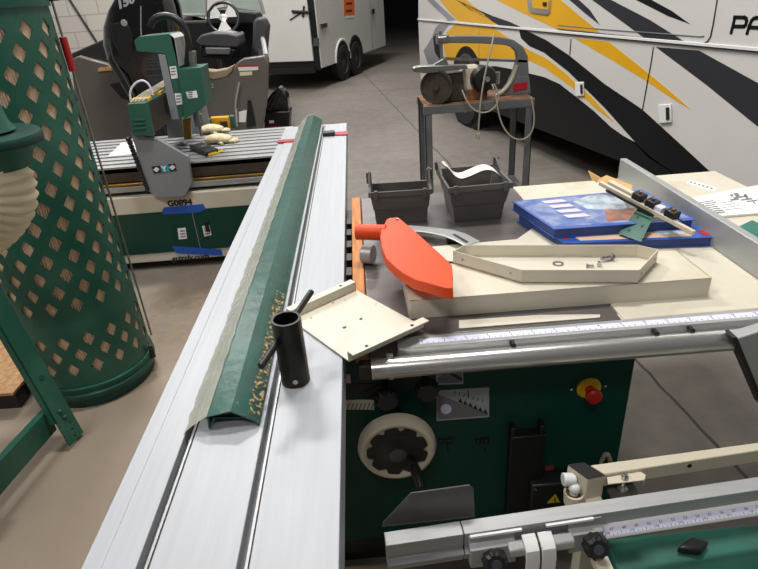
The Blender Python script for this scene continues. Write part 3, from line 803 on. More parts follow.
# ------------------------------------------------------------------ crosscut table and fence at lower right
ang_f = math.atan2(.054, .736)
ctt = thing('outrigger_frame', 'beige tubular outrigger frame with a black topped end block in front of the green cabinet', 'saw frame', (.6, .85, 0))
zf = .66
blk = [P(x, y, zf) for x, y in ((567.7, 464.5), (587.5, 479), (605.5, 475.3), (584, 462))]
eb = obj('end_block', MB().prism([p - up * .075 for p in blk], (0, 0, .073)), M['beige'], ctt, bevel=.002)
obj('black_pad', MB().prism([p - up * .002 for p in blk], (0, 0, .002)), M['black2'], eb, bevel=.0005)
ta, tb2, tc2, td = P(590.5, 465, zf - .004), P(770, 440.8, zf - .004), P(770, 448.5, zf - .004), P(605, 474, zf - .004)
tube = obj('cross_tube', MB().prism([ta, tb2, tc2, td], (0, 0, -.036)), M['beige'], ctt, bevel=.002)
q = P(691, 468, zf - .018); q.y = td.y + (tc2.y - td.y) * (q.x - td.x) / (tc2.x - td.x)
obj('tube_hole', MB().cyl(q + V((0, .004, 0)), q + V((0, -.0015, 0)), .0048, n=16), M['black'], tube)
fx = P(626, 477, zf - .012)
obj('flange', MB().prism([P(x, y, zf - .012) for x, y in ((607, 477), (640, 471), (646, 475), (644, 480), (608, 484))], (0, 0, -.003)).prism([P(x, y, zf - .012) for x, y in ((646, 474), (645, 479), (644, 480.5), (645, 475))], (0, 0, -.018)), M['beige'], ctt, bevel=.0006)
s0 = P(624.5, 478, zf - .012)
lv = obj('level_screw', MB().cyl(s0 + up * .012, s0 - up * .03, .0045, n=14), M['bolt'], ctt)
obj('lock_nut', MB().cyl(s0 + up * .001, s0 + up * .006, .008, n=6), M['bolt'], lv)
obj('screw_foot', MB().lathe([(0, -.034), (.009, -.034), (.011, -.028), (.006, -.022), (0, -.022)], s0, up, 16), M['bolt'], lv)
obj('support_plate', MB().box(s0.x - .03, s0.x + .03, s0.y - .02, s0.y + .03, zf - .052, zf - .046), M['steel'], ctt)
r0 = P(574, 492, zf - .05)
obj('pivot_cup', MB().lathe([(0, -.03), (.019, -.03), (.021, 0), (.017, 0), (.016, -.006), (0, -.006)], r0, up, 24), M['beige'], ctt)
obj('cup_rust', MB().cyl(r0 - up * .007, r0 - up * .004, .016, n=20), M['rust'], ctt)
obj('pivot_ball', MB().sphere(r0 + up * .012, .013, 16).cyl(r0 - up * .006, r0 + up * .008, .009, n=14), M['white'], ctt)
obj('pivot_roller', MB().cyl(r0 + V((-.022, .012, .026)), r0 + V((.004, .012, .024)), .014, n=18), M['white'], ctt, bevel=.002)
# legs and lower rails of the frame (mostly hidden)
def fy(x): return .735 + (x) * math.tan(ang_f)       # mid line of the fence beam
lg = MB()
for x, y in ((blk[2].x - .02, blk[2].y + .0), (.93, .86)):
    obj('leg', MB().box(x - .018, x + .018, y - .018, y + .018, 0, zf - .06), M['beige'], ctt, bevel=.002)
for x in (.40, .93):
    obj('side_arm', MB().box(x - .015, x + .015, fy(x) - .28, .86, .552, .5745), M['beige'], ctt, bevel=.002)

cf = thing('crosscut_fence', 'long silver aluminium crosscut fence with an inch scale and two black knobs', 'fence', (.3, .72, .575))
zc = .65
u1 = V((math.cos(ang_f), math.sin(ang_f), 0)); u2 = V((-math.sin(ang_f), math.cos(ang_f), 0))
fo0 = P(386, 546, zc)                    # front left top corner
def fpt(a, b, z): return fo0 + u1 * a + u2 * b + V((0, 0, z - zc))
def fprof(a0, a1, prof): return MB().prism([fpt(a0, b, z) for b, z in prof], u1 * (a1 - a0))
beam = [(0, .65), (.031, .65), (.031, .575), (.002, .575), (.002, .594), (-.008, .597), (-.008, .603), (.004, .606), (.004, .617), (0, .619)]
def apx(px, py, z): return (P(px, py, z) - fo0).dot(u1)
aj = apx(465, 537, .65); al = apx(612, 525, .63)
obj('beam', fprof(aj + .001, 1.15, beam), M['alu2'], cf, bevel=.001)
obj('end_extension', fprof(0, aj - .001, beam), M['alu2'], cf, bevel=.001)
obj('joint_gap', fprof(aj - .0015, aj + .0015, [(.001, .649), (.030, .649), (.030, .58), (.006, .58)]), M['trimdark'], cf)
LA, LB = (-.004, .6185), (-.019, .6045)
led = obj('scale_ledge', fprof(al - .05, 1.15, [(0, .6195), LA, LB, (-.020, .600), (0, .600)]), M['white'], cf, bevel=.0004)
sdir = (fpt(0, *LA) - fpt(0, *LB)).normalized(); nn = u1.cross(sdir)
wdt = (fpt(0, *LA) - fpt(0, *LB)).length
base_l = fpt(0, *LB) + nn * .0003 + sdir * .002
obj('scale_tape', MB().prism([base_l + u1 * (al - .04), base_l + u1 * 1.148, base_l + u1 * 1.148 + sdir * (wdt - .004), base_l + u1 * (al - .04) + sdir * (wdt - .004)], nn * .0003), M['lav'], led)
tk = MB(); base_l += nn * .0003
for i in range(95):
    a = al - .03 + i * .00847
    hgt = .006 if i % 3 == 0 else .0035
    tk.prism([base_l + u1 * a + sdir * .0005, base_l + u1 * (a + .0009) + sdir * .0005, base_l + u1 * (a + .0009) + sdir * hgt, base_l + u1 * a + sdir * hgt], nn * .0002)
obj('scale_ticks', tk, M['ink'], led)
sn = MB()
for i in range(31):
    t_ = text_mb(str(46 + i), base_l + u1 * (al - .027 + i * .0254) + sdir * .0085, u1, sdir, .0075, .0001, sx=1.15); sn.add(t_.v, t_.f)
for i in range(15):
    t_ = text_mb(str(120 + 5 * i), base_l + u1 * (al - .012 + i * .05) + sdir * .003, u1, sdir, .0055, .0001, sx=1.1); sn.add(t_.v, t_.f)
obj('scale_numbers', sn, M['ink'], led)
# two flip stops with their arms
kn_ax = V((0, -.8, .35)).normalized()
def flip_stop(pa, pb, ridge, kpx, kpy, kz):
    a0, a1 = apx(pa, 540, .63), apx(pb, 540, .63)
    st_ = obj('flip_stop', fprof(a0, a1, [(-.001, .645), (-.004, .645), (-.005, .628), (-.018, .622), (-.020, .600), (-.020, .575), (-.001, .575)]), M['alu2'], cf, bevel=.0012)
    r0_, r1_ = apx(ridge[0], 530, .645), apx(ridge[1], 530, .645)
    obj('stop_ridge', fprof(r0_, r1_, [(-.001, .6465), (-.006, .6465), (-.007, .6425), (-.001, .6425)]), M['white'], st_)
    kc = P(kpx, kpy, kz)
    kb = obj('stop_knob', MB().lathe([(0, .014), (.018, .014), (.0235, .009), (.0235, -.009), (.016, -.014), (0, -.014)], kc, kn_ax, 70, fr=lambda t: 1 + .055 * math.cos(10 * t)), M['black2'], st_)
    obj('knob_face', MB().cyl(kc + kn_ax * .014, kc + kn_ax * .0155, .010, n=24), M['slot'], kb)
    obj('knob_stud', MB().cyl(kc, kc - kn_ax * .05, .006, n=12), M['bolt'], kb)
    return st_
f1 = flip_stop(468, 516, (468, 522), 495, 561, .602)
f2 = flip_stop(574, 611, (548, 600), 596, 546, .612)
def rodseg(p0, p1, par):
    a0, a1 = apx(p0, 545, .62), apx(p1, 545, .62)
    obj('stop_rod', fprof(a0, a1, [(-.012, .628), (-.030, .622), (-.034, .606), (-.014, .600)]), M['alu2'], par, bevel=.003)
rodseg(507, 527, f1); rodseg(550, 577, f2)
for (p0, p1, par) in ((524, 538.5, f1), (541, 556, f2)):
    a0, a1 = apx(p0, 548, .62), apx(p1, 548, .62)
    obj('stop_arm', fprof(a0, a1, [(-.008, .6355), (-.026, .631), (-.038, .622), (-.044, .600), (-.044, .53), (-.038, .53), (-.038, .598), (-.033, .616), (-.024, .625), (-.008, .629)]), M['white'], par, bevel=.0012)
# clear guard sheet at the fence end
cs = [fpt(-.004, .034, .618), fpt(.098, .034, .618), fpt(.098, .042, .660), fpt(.092, .0435, .668), fpt(.034, .0435, .668), fpt(-.004, .037, .632)]
cs = [PY(x, y, .775) for x, y in ((382, 527), (475, 517), (473.5, 489.5), (469.5, 485.5), (411, 493.5), (383, 523))]
obj('clear_guard', MB().prism(cs, (0, .003, 0)), M['clear'], cf, label='clear grey plastic guard sheet')

# wrapped green bundle below
wb = thing('wrapped_steel_bundle', 'teal green steel panels wrapped in clear film low down below the crosscut fence', 'steel bundle', (.6, .6, 0))
obj('panel', MB().box(.50, 1.35, .46, .80, .0, .42), M['teal'], wb, bevel=.006)
obj('panel', MB().prism([(.47, .50, .42), (1.33, .53, .42), (1.33, .838, .42), (.46, .828, .42)], (0, 0, .05)), M['teal'], wb, bevel=.006)
bq = [P(x, y, .475) for x, y in ((676, 552), (700, 556), (708, 546), (690, 541))]
obj('block', MB().prism([p - up * .004 for p in bq], (0, 0, .02)), M['black2'], wb, bevel=.005)
fm = MB(); nx, ny = 40, 14
for j in range(ny + 1):
    for i in range(nx + 1):
        x = .465 + .865 * i / nx; y = .50 + .325 * j / ny + .01 * i / nx
        fm.v.append(V((x, y, .4725 + random.uniform(0, .007))))
fm.f = [[j * (nx + 1) + i, j * (nx + 1) + i + 1, (j + 1) * (nx + 1) + i + 1, (j + 1) * (nx + 1) + i] for j in range(ny) for i in range(nx)]
fm.open = True
obj('clear_wrap', fm, M['film'], wb, sharp=180)

# ------------------------------------------------------------------ dust collector (left)
DC = V((-1.354, 2.305, 0)); DR = .252
dc = thing('dust_collector', 'tall green dust collector with a diamond lattice guard round a cream pleated filter', 'dust collector', DC)
def cp_(deg, z, r=DR): return V((DC.x + r * math.cos(math.radians(deg)), DC.y + r * math.sin(math.radians(deg)), z))
NC = 16; DA = 360 / NC
def lattice(rows, ph0, dz, z_lo, z_hi, skip=lambda k, m: False):
    """rhombic tiles, each with a diamond opening; half tiles close the two ends."""
    mb = MB()
    def quadsub(p):                      # p: list of (deg, z)
        mb.v += [cp_(a, z) for a, z in p]; n = len(mb.v); mb.f.append(list(range(n - len(p), n)))
    n = len(rows)
    for k, zc_ in enumerate(rows):
        for m in range(NC):
            a = ph0 + (DA / 2 if k % 2 else 0) + m * DA
            O = [(a - DA / 2, zc_), (a, zc_ - dz), (a + DA / 2, zc_), (a, zc_ + dz)]
            I = [(a - 6.1, zc_), (a, zc_ - .034), (a + 6.1, zc_), (a, zc_ + .034)]
            for i in range(4):
                o0, o1, i0, i1 = O[i], O[(i + 1) % 4], I[i], I[(i + 1) % 4]
                om = ((o0[0] + o1[0]) / 2, (o0[1] + o1[1]) / 2); im_ = ((i0[0] + i1[0]) / 2, (i0[1] + i1[1]) / 2)
                quadsub([o0, om, im_, i0]); quadsub([om, o1, i1, im_])
            if k == 0:
                quadsub([(a - DA / 2, zc_), (a - DA / 2, z_lo), (a, z_lo), (a, zc_ - dz)]); quadsub([(a, zc_ - dz), (a, z_lo), (a + DA / 2, z_lo), (a + DA / 2, zc_)])
            if k == n - 1:
                quadsub([(a - DA / 2, zc_), (a, zc_ + dz), (a, z_hi), (a - DA / 2, z_hi)]); quadsub([(a, zc_ + dz), (a + DA / 2, zc_), (a + DA / 2, z_hi), (a, z_hi)])
    mb.open = True
    return mb
up_rows = [.508 + .0685 * k for k in range(16)]
g1 = lattice(up_rows, -13.7, .0685, .425, 1.605)
g2 = lattice([.209, .276, .343], -14.3, .067, .10, .425)
g1.add(g2.v, g2.f)
obj('lattice_guard', g1, M['guard'], dc, solid=.003, sharp=60)
NP = 150
pl = MB(); ra, rb2 = DR - .006, DR - .015
ring0 = [cp_(360 * i / (2 * NP), 0, ra if i % 2 else rb2) for i in range(2 * NP)]
pl.loft([[p + up * .09 for p in ring0], [p + up * 1.61 for p in ring0]])
obj('pleated_filter', pl, M['filt'], dc, sharp=20)
obj('base_ring', MB().lathe([(DR - .02, .055), (DR + .012, .055), (DR + .014, .075), (DR + .006, .085), (DR + .012, .098), (DR + .010, .112), (DR + .002, .116), (DR - .02, .116)], DC, up, 64), M['green'], dc, sharp=40)
obj('top_ring', MB().lathe([(DR - .02, 1.605), (DR + .010, 1.605), (DR + .010, 1.628), (DR - .02, 1.628)], DC, up, 64), M['green'], dc, sharp=40)
obj('collector_head', MB().lathe([(DR - .01, 1.62), (DR - .01, 1.95), (.1, 2.05), (0, 2.05)], DC, up, 48), M['guard'], dc, sharp=40)
obj('catch_pan', MB().lathe([(0, .0), (DR - .01, .0), (DR - .008, .055), (0, .055)], DC, up, 48), M['green'], dc)
cl = MB().obox(cp_(2, .105, DR + .016), V((.006, 0, 0)), V((0, .012, 0)), V((0, 0, .028)))
cl.cyl(cp_(2, .075, DR + .026), cp_(2, .128, DR + .024), .004, n=8).obox(cp_(2, .138, DR + .016), V((.01, 0, 0)), V((0, .006, 0)), V((0, 0, .006)))
obj('ring_clamp', cl, M['brown'], dc, bevel=.001)
rx, ry = -1.110, 2.418
rod = obj('latch_rod', MB().cyl((rx, ry, .14), (rx, ry, 1.64), .0045, n=12), M['steel'], dc)
obj('red_grip', MB().cyl((rx, ry, 1.372), (rx, ry, 1.497), .014, n=18), M['red'], rod, bevel=.002, label='red rubber grip')
obj('rod_block', MB().box(rx - .03, rx + .02, ry - .02, ry + .02, 1.62, 1.645), M['black'], rod, bevel=.003)
# stand leg and brace
def beam_mb(a, b, w, wd, th=.006, lip=.03):
    a, b = V(a), V(b); d = (b - a).normalized(); wd = (V(wd) - d * V(wd).dot(d)).normalized(); n = d.cross(wd).normalized()
    if n.y > 0: n = -n
    mb = MB().prism([a - wd * w / 2, b - wd * w / 2, b + wd * w / 2, a + wd * w / 2], -n * th)
    return mb, d, wd, n
E0, E1 = P(77, 439, .02), P(0, 306, .62)
WD = P(87.5, 431, .02) - P(74, 448.6, .02)
ext = (E1 - E0) * .9
mb, d_, wd_, n_ = beam_mb(E0, E1 + ext, .094, WD)
s = wd_ if wd_.x > 0 else -wd_
mb.prism([E0 + d_ * .11 - s * .047, E1 + ext - s * .047, E1 + ext - s * .047 - n_ * .03, E0 + d_ * .11 - s * .047 - n_ * .03], s * .006)
leg = obj('stand_leg', mb, M['guard'], dc, bevel=.0012)
hm = MB()
for (a, o) in ((.006, .012), (.036, .006), (.066, .0)):
    h = E0 + d_ * (a + .012) + s * (.012 - o); hm.cyl(h - n_ * .001, h + n_ * .001, .005, n=14)
obj('leg_hole', hm, M['black'], leg)
bmb = MB()
for (a, o) in ((.112, .0), (.145, -.008)):
    h = E0 + d_ * a + s * o; bmb.cyl(h, h + n_ * .006, .011, n=20).sphere(h + n_ * .006, .008, 12)
obj('leg_bolt', bmb, M['guard'], leg)
h = E0 + d_ * .30; obj('leg_dimple', MB().cyl(h, h + n_ * .002, .012, n=20), M['green'], leg)
B0, B1 = P(40, 432, .20), P(-30, 545, .20)
b0 = E0 + d_ * .09 - n_ * .008
bd = V((-.07, -.36, .0)); 
b1_ = P(-4, 484, .12)
bb0 = P(53, 420, .12)
mbb, d2, wd2, n2 = beam_mb(bb0, bb0 + (b1_ - bb0) * 1.4, .10, (.0, .0, 1))
mbb.prism([bb0 + wd2 * .05, bb0 + (b1_ - bb0) * 1.4 + wd2 * .05, bb0 + (b1_ - bb0) * 1.4 + wd2 * .05 - V((.03, 0, 0)), bb0 + wd2 * .05 - V((.03, 0, 0))], wd2 * .006)
obj('stand_brace', mbb, M['guard'], dc, bevel=.0012)
bp_ = bb0 + (b1_ - bb0) * 1.4
obj('stand_foot', MB().box(bp_.x - .05, bp_.x + .03, bp_.y - .05, bp_.y + .04, 0, bp_.z + .04), M['guard'], dc, bevel=.004)
# inlet cone, flange and flexible hose
ic = PY(-12, 136, 1.72)
inl = obj('inlet_flange', MB().lathe([(.06, -.022), (.138, -.022), (.142, -.018), (.142, .0), (.137, .007), (.06, .009)], ic, (.06, -.02, 1), 64), M['dgreen'], dc, sharp=50)
obj('inlet_cone', MB().lathe([(.045, .30), (.050, .12), (.062, .04), (.075, .016)], ic, (.06, -.02, 1), 48), M['guard'], dc)
obj('inlet_elbow', MB().lathe([(.112, -.02), (.106, -.05), (.094, -.075), (.088, -.092)], ic, (.06, -.02, 1), 48), M['guard'], dc)
obj('cone_cap', MB().lathe([(0, .32), (.045, .32), (.055, .30), (.05, .285)], ic, (.06, -.02, 1), 40), M['steel'], dc)
hp = []
for i in range(70):
    t_ = i / 69
    a = t_ * 1.5
    hp.append(ic + V((-.016, 0, -.085)) + V((-.012 + .034 * math.sin(min(1, t_ * 2.4) * pi / 2) - .30 * (1 - math.cos(a)), -.02 * t_, -.30 * math.sin(a) * .75)))
obj('flexible_hose', MB().tube(hp, lambda t: .094 + .006 * math.sin(t * 2 * pi * 17), 40), M['hose'], dc, sharp=180)
tb_ = MB().box(-2.4, -1.52, 2.03, 3.2, .075, .1)
pb_ = thing('particle_board', 'sheet of tan particle board over shade strips on the floor behind the green dust collector', 'board', (-1.95, 2.6, 0))
def shiftq(x0, x1, y0, y1, z0, z1): return MB().prism([(x0, y0 - .0, z0), (x1, y0 - .02, z0), (x1, y1, z0), (x0, y1, z0)], (0, 0, z1 - z0))
obj('board_top', shiftq(-2.6, -1.63, 2.10, 3.3, .085, .10), M['osb'], pb_, bevel=.002)
obj('shade_runner', shiftq(-2.58, -1.64, 2.12, 2.17, 0, .085), M['black2'], pb_)  # black colour stands in for the shadow edge under the board
obj('shade_runner', shiftq(-2.58, -1.64, 3.2, 3.25, 0, .085), M['black2'], pb_)

# ------------------------------------------------------------------ router table
cn = thing('router_table', 'green and cream cabinet router table with slotted aluminium bed and tall gantry', 'router', (-1.1, 3.9, 0))
CY0, CY1, CX0, CX1 = 3.50, 4.45, -2.05, -.50
def cf_(px, py, off=0): return PY(px, py, CY0 - off)
cb = obj('router_cabinet', MB().box(CX0, CX1, CY0, CY1, .06, .515), M['cream'], cn, bevel=.005)
obj('cabinet_foot', MB().box(CX0 + .06, CX0 + .16, CY0 + .06, CY1 - .06, 0, .06).box(CX1 - .16, CX1 - .06, CY0 + .06, CY1 - .06, 0, .06), M['black2'], cn)
for (x0, x1) in ((-1.70, -1.125), (-1.119, -.54)):
    obj('cabinet_door', MB().box(x0, x1, CY0 - .006, CY0 + .002, .125, .405), M['dgreen'], cn, bevel=.001)
obj('door_handle', MB().box(-1.055, -1.03, CY0 - .02, CY0 - .006, .25, .325), M['black'], cn, bevel=.003)
def sticker(name, pts, off, m, th=.001): return obj(name, MB().prism([cf_(a, b, off) for a, b in pts], (0, -th, 0)), m, cn)
s1 = sticker('warning_sticker', [(177.5, 228.5), (185.5, 227.5), (187, 238.5), (179, 239.5)], .006, M['paper'])
s2 = sticker('warning_sticker', [(202, 226), (209.5, 225), (211.5, 235), (204.5, 236.5)], .006, M['paper'])
for (x, y0_, par_) in ((180, 230.5, s1), (204.5, 227.5, s2)):
    sm_ = MB()
    for i in range(3):
        y = y0_ + 2.8 * i
        sm_.prism([cf_(x + i * .3, y, .007), cf_(x + 5 + i * .3, y - .5, .007), cf_(x + 5 + i * .3, y + .9, .007), cf_(x + i * .3, y + 1.4, .007)], (0, -.0006, 0))
    obj('sticker_print', sm_, M['inkg'], par_)
sticker('blue_tape', [(162, 211), (164, 207.5), (203, 204), (206, 209.5), (198, 212.5), (163, 214.5)], .006, M['bluetape'])
sticker('blue_tape', [(172, 246), (221, 249.5), (223, 255.5), (190, 254), (176, 253)], .006, M['bluetape'])
t0_ = cf_(168, 206, .0005)
ux = (cf_(199, 203.5) - cf_(168, 206)).normalized(); ux = V((1, 0, 0))
obj('model_lettering', text_mb('G0894', t0_ + V((0, 0, -.002)), (1, 0, 0), (0, 0, 1), .052, .001, .0025, sx=1.1), M['ink'], cn)
t1_ = cf_(172, 261.5, .0005)
obj('maker_lettering', text_mb('grizzly.com', t1_ + V((0, 0, .004)), (1, 0, 0), (0, 0, 1), .048, .001, .0015, .25, sx=1.15), M['ink'], cn)
# bed on frame
obj('bed_frame', MB().box(CX0, CX1 - .02, CY0 + .12, CY1, .515, .62), M['black2'], cn)
obj('front_rail', MB().box(CX0, CX1, CY0 + .05, CY0 + .09, .60, .69), M['brown'], cn, bevel=.002)
obj('lower_rail', MB().box(CX0, CX1, CY0 + .03, CY0 + .07, .54, .575), M['alu2'], cn, bevel=.002)
obj('lead_screw', MB().cyl((CX0, CY0 + .045, .587), (CX1, CY0 + .045, .587), .010, n=12), M['brass'], cn)
bd_ = MB()
for k in range(9):
    y = CY0 + .05 + k * .0985
    bd_.box(CX0, CX1, y, y + .060, .66, .70)
bed = obj('slotted_bed', bd_, M['alu2'], cn, bevel=.002)
obj('bed_slots', MB().box(CX0, CX1, CY0 + .09, CY1 - .02, .655, .685), M['slot'], bed)
# gantry
GY = 3.46
gp = MB().prism([PY(x, y, GY) for x, y in ((131, 133), (157, 139), (188, 157), (192, 183), (184.7, 196.5), (158, 198), (148, 191))], (0, .035, 0))
gpo = obj('gantry_plate', gp, M['grey'], cn, bevel=.003)
yp = sticker('axis_label', [(151.5, 166.5), (175, 163.5), (177, 170.5), (154, 173.5)], .0405, M['ink'], .002)
sticker('axis_label_centre', [(160, 165.4), (168.3, 164.3), (170, 171.3), (162, 172.4)], .0425, mat('axis_teal', '2d9aa0', .5), .001)
tpos = PY(162.6, 171.2, GY - .0045)
obj('axis_letter', text_mb('Y', tpos, (1, 0, -.02), (0, 0, 1), .042, .001, .003), M['white'], cn)
am = MB()
for (cx_, cy_) in ((156.5, 169.5), (172.5, 167.3)):
    am.prism([PY(cx_ - 3.5, cy_ + .2, GY - .0045), PY(cx_ - .3, cy_ - 2.6, GY - .0045), PY(cx_ + 3, cy_ - .3, GY - .0045), PY(cx_ + .2, cy_ + 2.8, GY - .0045)], (0, -.001, 0))
obj('axis_arrow', am, M['white'], cn)
cm = MB()
for i in range(14):
    q = PY(128.5 + i * 1.45, 139 + i * 3.8, GY - .005); cm.obox(q, (.009, 0, -.001), (0, .02, 0), (-.001, 0, .010))
obj('cable_chain', cm, M['black2'], cn, bevel=.002)
cap = MB().prism([PY(x, y, GY - .03) for x, y in ((127, 104), (146, 102.5), (153, 136.5), (132, 135.5))], (0, .05, 0))
capo = obj('gantry_end_cap', cap, M['gantry'], cn, bevel=.004)
lm = MB()
for i in range(3):
    y = 119 + i * 4.3; x = 133 + i * .3
    lm.prism([PY(x, y, GY - .03), PY(x + 12, y - .4, GY - .03), PY(x + 12.3, y + 1.5, GY - .03), PY(x + .4, y + 2, GY - .03)], (0, -.006, 0))
obj('vent_louvre', lm, M['gantry'], capo, bevel=.001)
gb1, gb2, gb3, gb4 = [PY(x, y, GY + .02) for x, y in ((128, 106), (148, 104), (154.5, 133), (134, 134))]
obj('gantry_beam', MB().prism([gb1, gb2, gb3, gb4], (0, .86, 0)), M['brown'], cn, bevel=.003)
obj('beam_cover', MB().prism([gb1 + up * .002, gb2 + up * .002, gb2 + up * .012, gb1 + up * .012], (0, .86, 0)), M['gantry'], cn, bevel=.002)
obj('gantry_plate', MB().box(-1.42, -1.14, CY1 - .02, CY1 + .015, .50, .95), M['grey'], cn, bevel=.003)
for k, (a, b) in enumerate(((.04, .10), (.26, .36), (.5, .56))):
    c_ = gb1.lerp(gb2, .5); obj('yellow_clip', MB().box(c_.x - .05, c_.x + .055, GY + .02 + a, GY + .02 + b, c_.z + .008, c_.z + .03), M['yellow'], cn, bevel=.003)
hm = MB(); c_ = gb1.lerp(gb2, .5)
for k in range(4):
    x = c_.x - .03 + k * .022
    hm.tube([(x, GY + .0, c_.z + .02), (x + .01, GY + .2, c_.z + .04), (x - .01, GY + .45, c_.z + .035), (x, GY + .8, c_.z + .05)], .006, 8, 2)
obj('cable', hm, M['cord'], cn)
obj('cable_loop', MB().tube([PY(x, y, GY + .08) for x, y in ((131, 102), (129.5, 92), (134, 84), (141, 80), (147, 82), (151, 88), (153, 95))], .006, 8, 2), M['lav'], cn)
# head carried by the gantry
ZY = 3.74
def zf_(px, py): return PY(px, py, ZY)
gr = MB().prism([zf_(x, y) for x, y in ((158, 54), (165, 55), (179.5, 119), (171.5, 120))], (0, .22, 0))
obj('slide_plate', gr, M['grey'], cn, bevel=.002)
ac = MB().prism([zf_(x, y) for x, y in ((134, 41), (139, 36.5), (169, 33.5), (174.5, 38), (187.5, 115), (179.5, 118.5), (165.5, 54.5), (157.5, 53), (136.5, 51))], (0, .20, 0))
obj('head_bracket', ac, M['gantry'], cn, bevel=.003)
obj('bracket_edge', MB().prism([zf_(x, y) for x, y in ((170, 34), (174.5, 38), (180, 66), (178, 66))], (.012, .19, 0)), M['alu2'], cn)
hb = MB().prism([PY(x, y, ZY - .02) for x, y in ((177.5, 69), (201, 67), (206, 105), (197, 112), (184.5, 119))], (0, .2, 0))
obj('motor_cover', hb, M['gantry'], cn, bevel=.004)
for yy, pts, (x, y, dy_) in ((ZY, [(169.5, 66.5), (176, 66), (178, 78), (171.5, 79)], (171, 68, 3)), (ZY, [(174.5, 93.5), (182, 93), (184, 104), (176.5, 105)], (176, 95.5, 3)), (ZY - .02, [(186, 92), (196.5, 90.5), (198, 97.5), (188, 98.5)], (188, 92, 2.2))):
    so = obj('warning_sticker', MB().prism([PY(a, b, yy - .001) for a, b in pts], (0, -.002, 0)), M['paper'], cn)
    sk = MB()
    for i in range(3):
        q = y + dy_ * i; ys = yy - .003
        sk.prism([PY(x, q, ys), PY(x + 4.5, q - .4, ys), PY(x + 4.6, q + .8, ys), PY(x + .2, q + 1.2, ys)], (0, -.001, 0))
    obj('sticker_print', sk, M['inkg'], so)
sp0 = PY(196, 110, ZY + .08)
obj('spindle', MB().lathe([(0, .03), (.035, .03), (.04, -.02), (.025, -.03), (.028, -.10), (.012, -.11), (.008, -.17), (0, -.17)], sp0, up, 24), M['steel'], cn)
obj('spindle_post', MB().prism([PY(x, y, ZY + .05) for x, y in ((182.5, 120), (190, 119), (191.5, 139), (184, 140))], (0, .03, 0)), M['brass'], cn, bevel=.003)
obj('spindle_hose', MB().tube([PY(x, y, ZY + .1) for x, y in ((150, 27), (153, 20), (160, 16), (168, 15.5), (177, 19), (185, 28), (189, 42), (188.5, 54), (187, 66))], .021, 14, 2), M['black2'], cn)
obj('silver_can', MB().cyl(PY(193, 66, ZY + .1), PY(192, 51, ZY + .1), .025, n=20), M['steel'], cn)
obj('back_panel', MB().prism([PY(x, y, ZY + .25) for x, y in ((166, 120), (182, 118), (184, 137), (168, 138))], (0, .02, 0)), M['grey'], cn)

BZ = .7005
props(obj('paper_sheet', MB().prism([P(x, y, BZ) for x, y in ((108, 157), (122, 143), (136, 143), (136, 154))], (0, 0, .004)), M['paper'], None), 'white sheet lying on the router bed left of the gantry', 'paper')
def glove(label, px, py, ang, L, grp, z0=BZ):
    c = P(px, py, z0); g_ = thing('work_glove', label, 'glove', c, grp)
    rings = []
    for i in range(9):
        t_ = i / 8; w_ = .028 + .032 * math.sin(pi * (t_ * .8 + .1)); h_ = .018 + .016 * math.sin(pi * (t_ * .85 + .1))
        x = (t_ - .5) * L
        ring = []
        for k in range(12):
            a = 2 * pi * k / 12
            X, Y = rot2((x, w_ * math.cos(a)), (0, 0), ang)
            ring.append(V((c.x + X, c.y + Y, z0 + h_ + h_ * math.sin(a))))
        rings.append(ring)
    obj('palm', MB().loft(rings), M['glove'], g_, sub=1)
    for k in range(4):
        y0 = -.03 + k * .02; a = (.5 * L - .01); b_ = (.5 * L + .05 - abs(k - 1.5) * .012)
        p_ = [rot2((a, y0), (0, 0), ang), rot2((b_, y0 * 1.1), (0, 0), ang)]
        obj('finger', MB().tube([(c.x + p_[0][0], c.y + p_[0][1], z0 + .014), (c.x + (p_[0][0] + p_[1][0]) / 2, c.y + (p_[0][1] + p_[1][1]) / 2, z0 + .018), (c.x + p_[1][0], c.y + p_[1][1], z0 + .010)], lambda t: .010 - .003 * t, 10, 1), M['glove'], g_)
    p_ = [rot2((.0, -.03), (0, 0), ang), rot2((.05, -.07), (0, 0), ang)]
    obj('thumb', MB().tube([(c.x + p_[0][0], c.y + p_[0][1], z0 + .014), (c.x + p_[1][0], c.y + p_[1][1], z0 + .010)], .010, 10), M['glove'], g_)
    return g_
glove('tan leather work glove farther back on the router bed', 212, 133, .05, .19, 'work gloves on the router bed')
glove('tan leather work glove in front, overlapping the other glove beside the tape measure', 219, 143, -.12, .20, 'work gloves on the router bed')
tm_ = thing('tape_measure', 'black and yellow tape measure on the front of the router bed', 'tape measure', P(203, 153, BZ))
c = P(203, 153, BZ)
tq = [P(x, y, BZ) for x, y in ((190, 150), (206, 157), (219, 153), (203, 146))]
obj('case', MB().prism(tq, (0, 0, .03)), M['black2'], tm_, bevel=.006)
obj('yellow_band', MB().prism([tq[1].lerp(tq[2], .2) + up * .004, tq[1].lerp(tq[2], 1.25) + up * .004, tq[1].lerp(tq[2], 1.25) + up * .016 + V((0, .02, 0)), tq[1].lerp(tq[2], .2) + up * .018], (.004, -.006, 0)), M['yellow'], tm_)
obj('case_label', MB().prism([tq[0].lerp(tq[2], .3) + up * .0305, tq[0].lerp(tq[2], .5) + up * .0305, tq[3].lerp(tq[2], .4) + up * .0305], (0, 0, .001)), M['inkg'], tm_)
yb = thing('yellow_block', 'yellow block with a dark window between green end caps on the router bed', 'plastic block', P(223, 134, BZ))
q = [P(x, y, BZ) for x, y in ((213, 129.2), (231, 128.2), (231, 126.4), (213, 127.4))]
obj('block_body', MB().prism(q, (0, 0, .085)), M['ygold'], yb, bevel=.004)
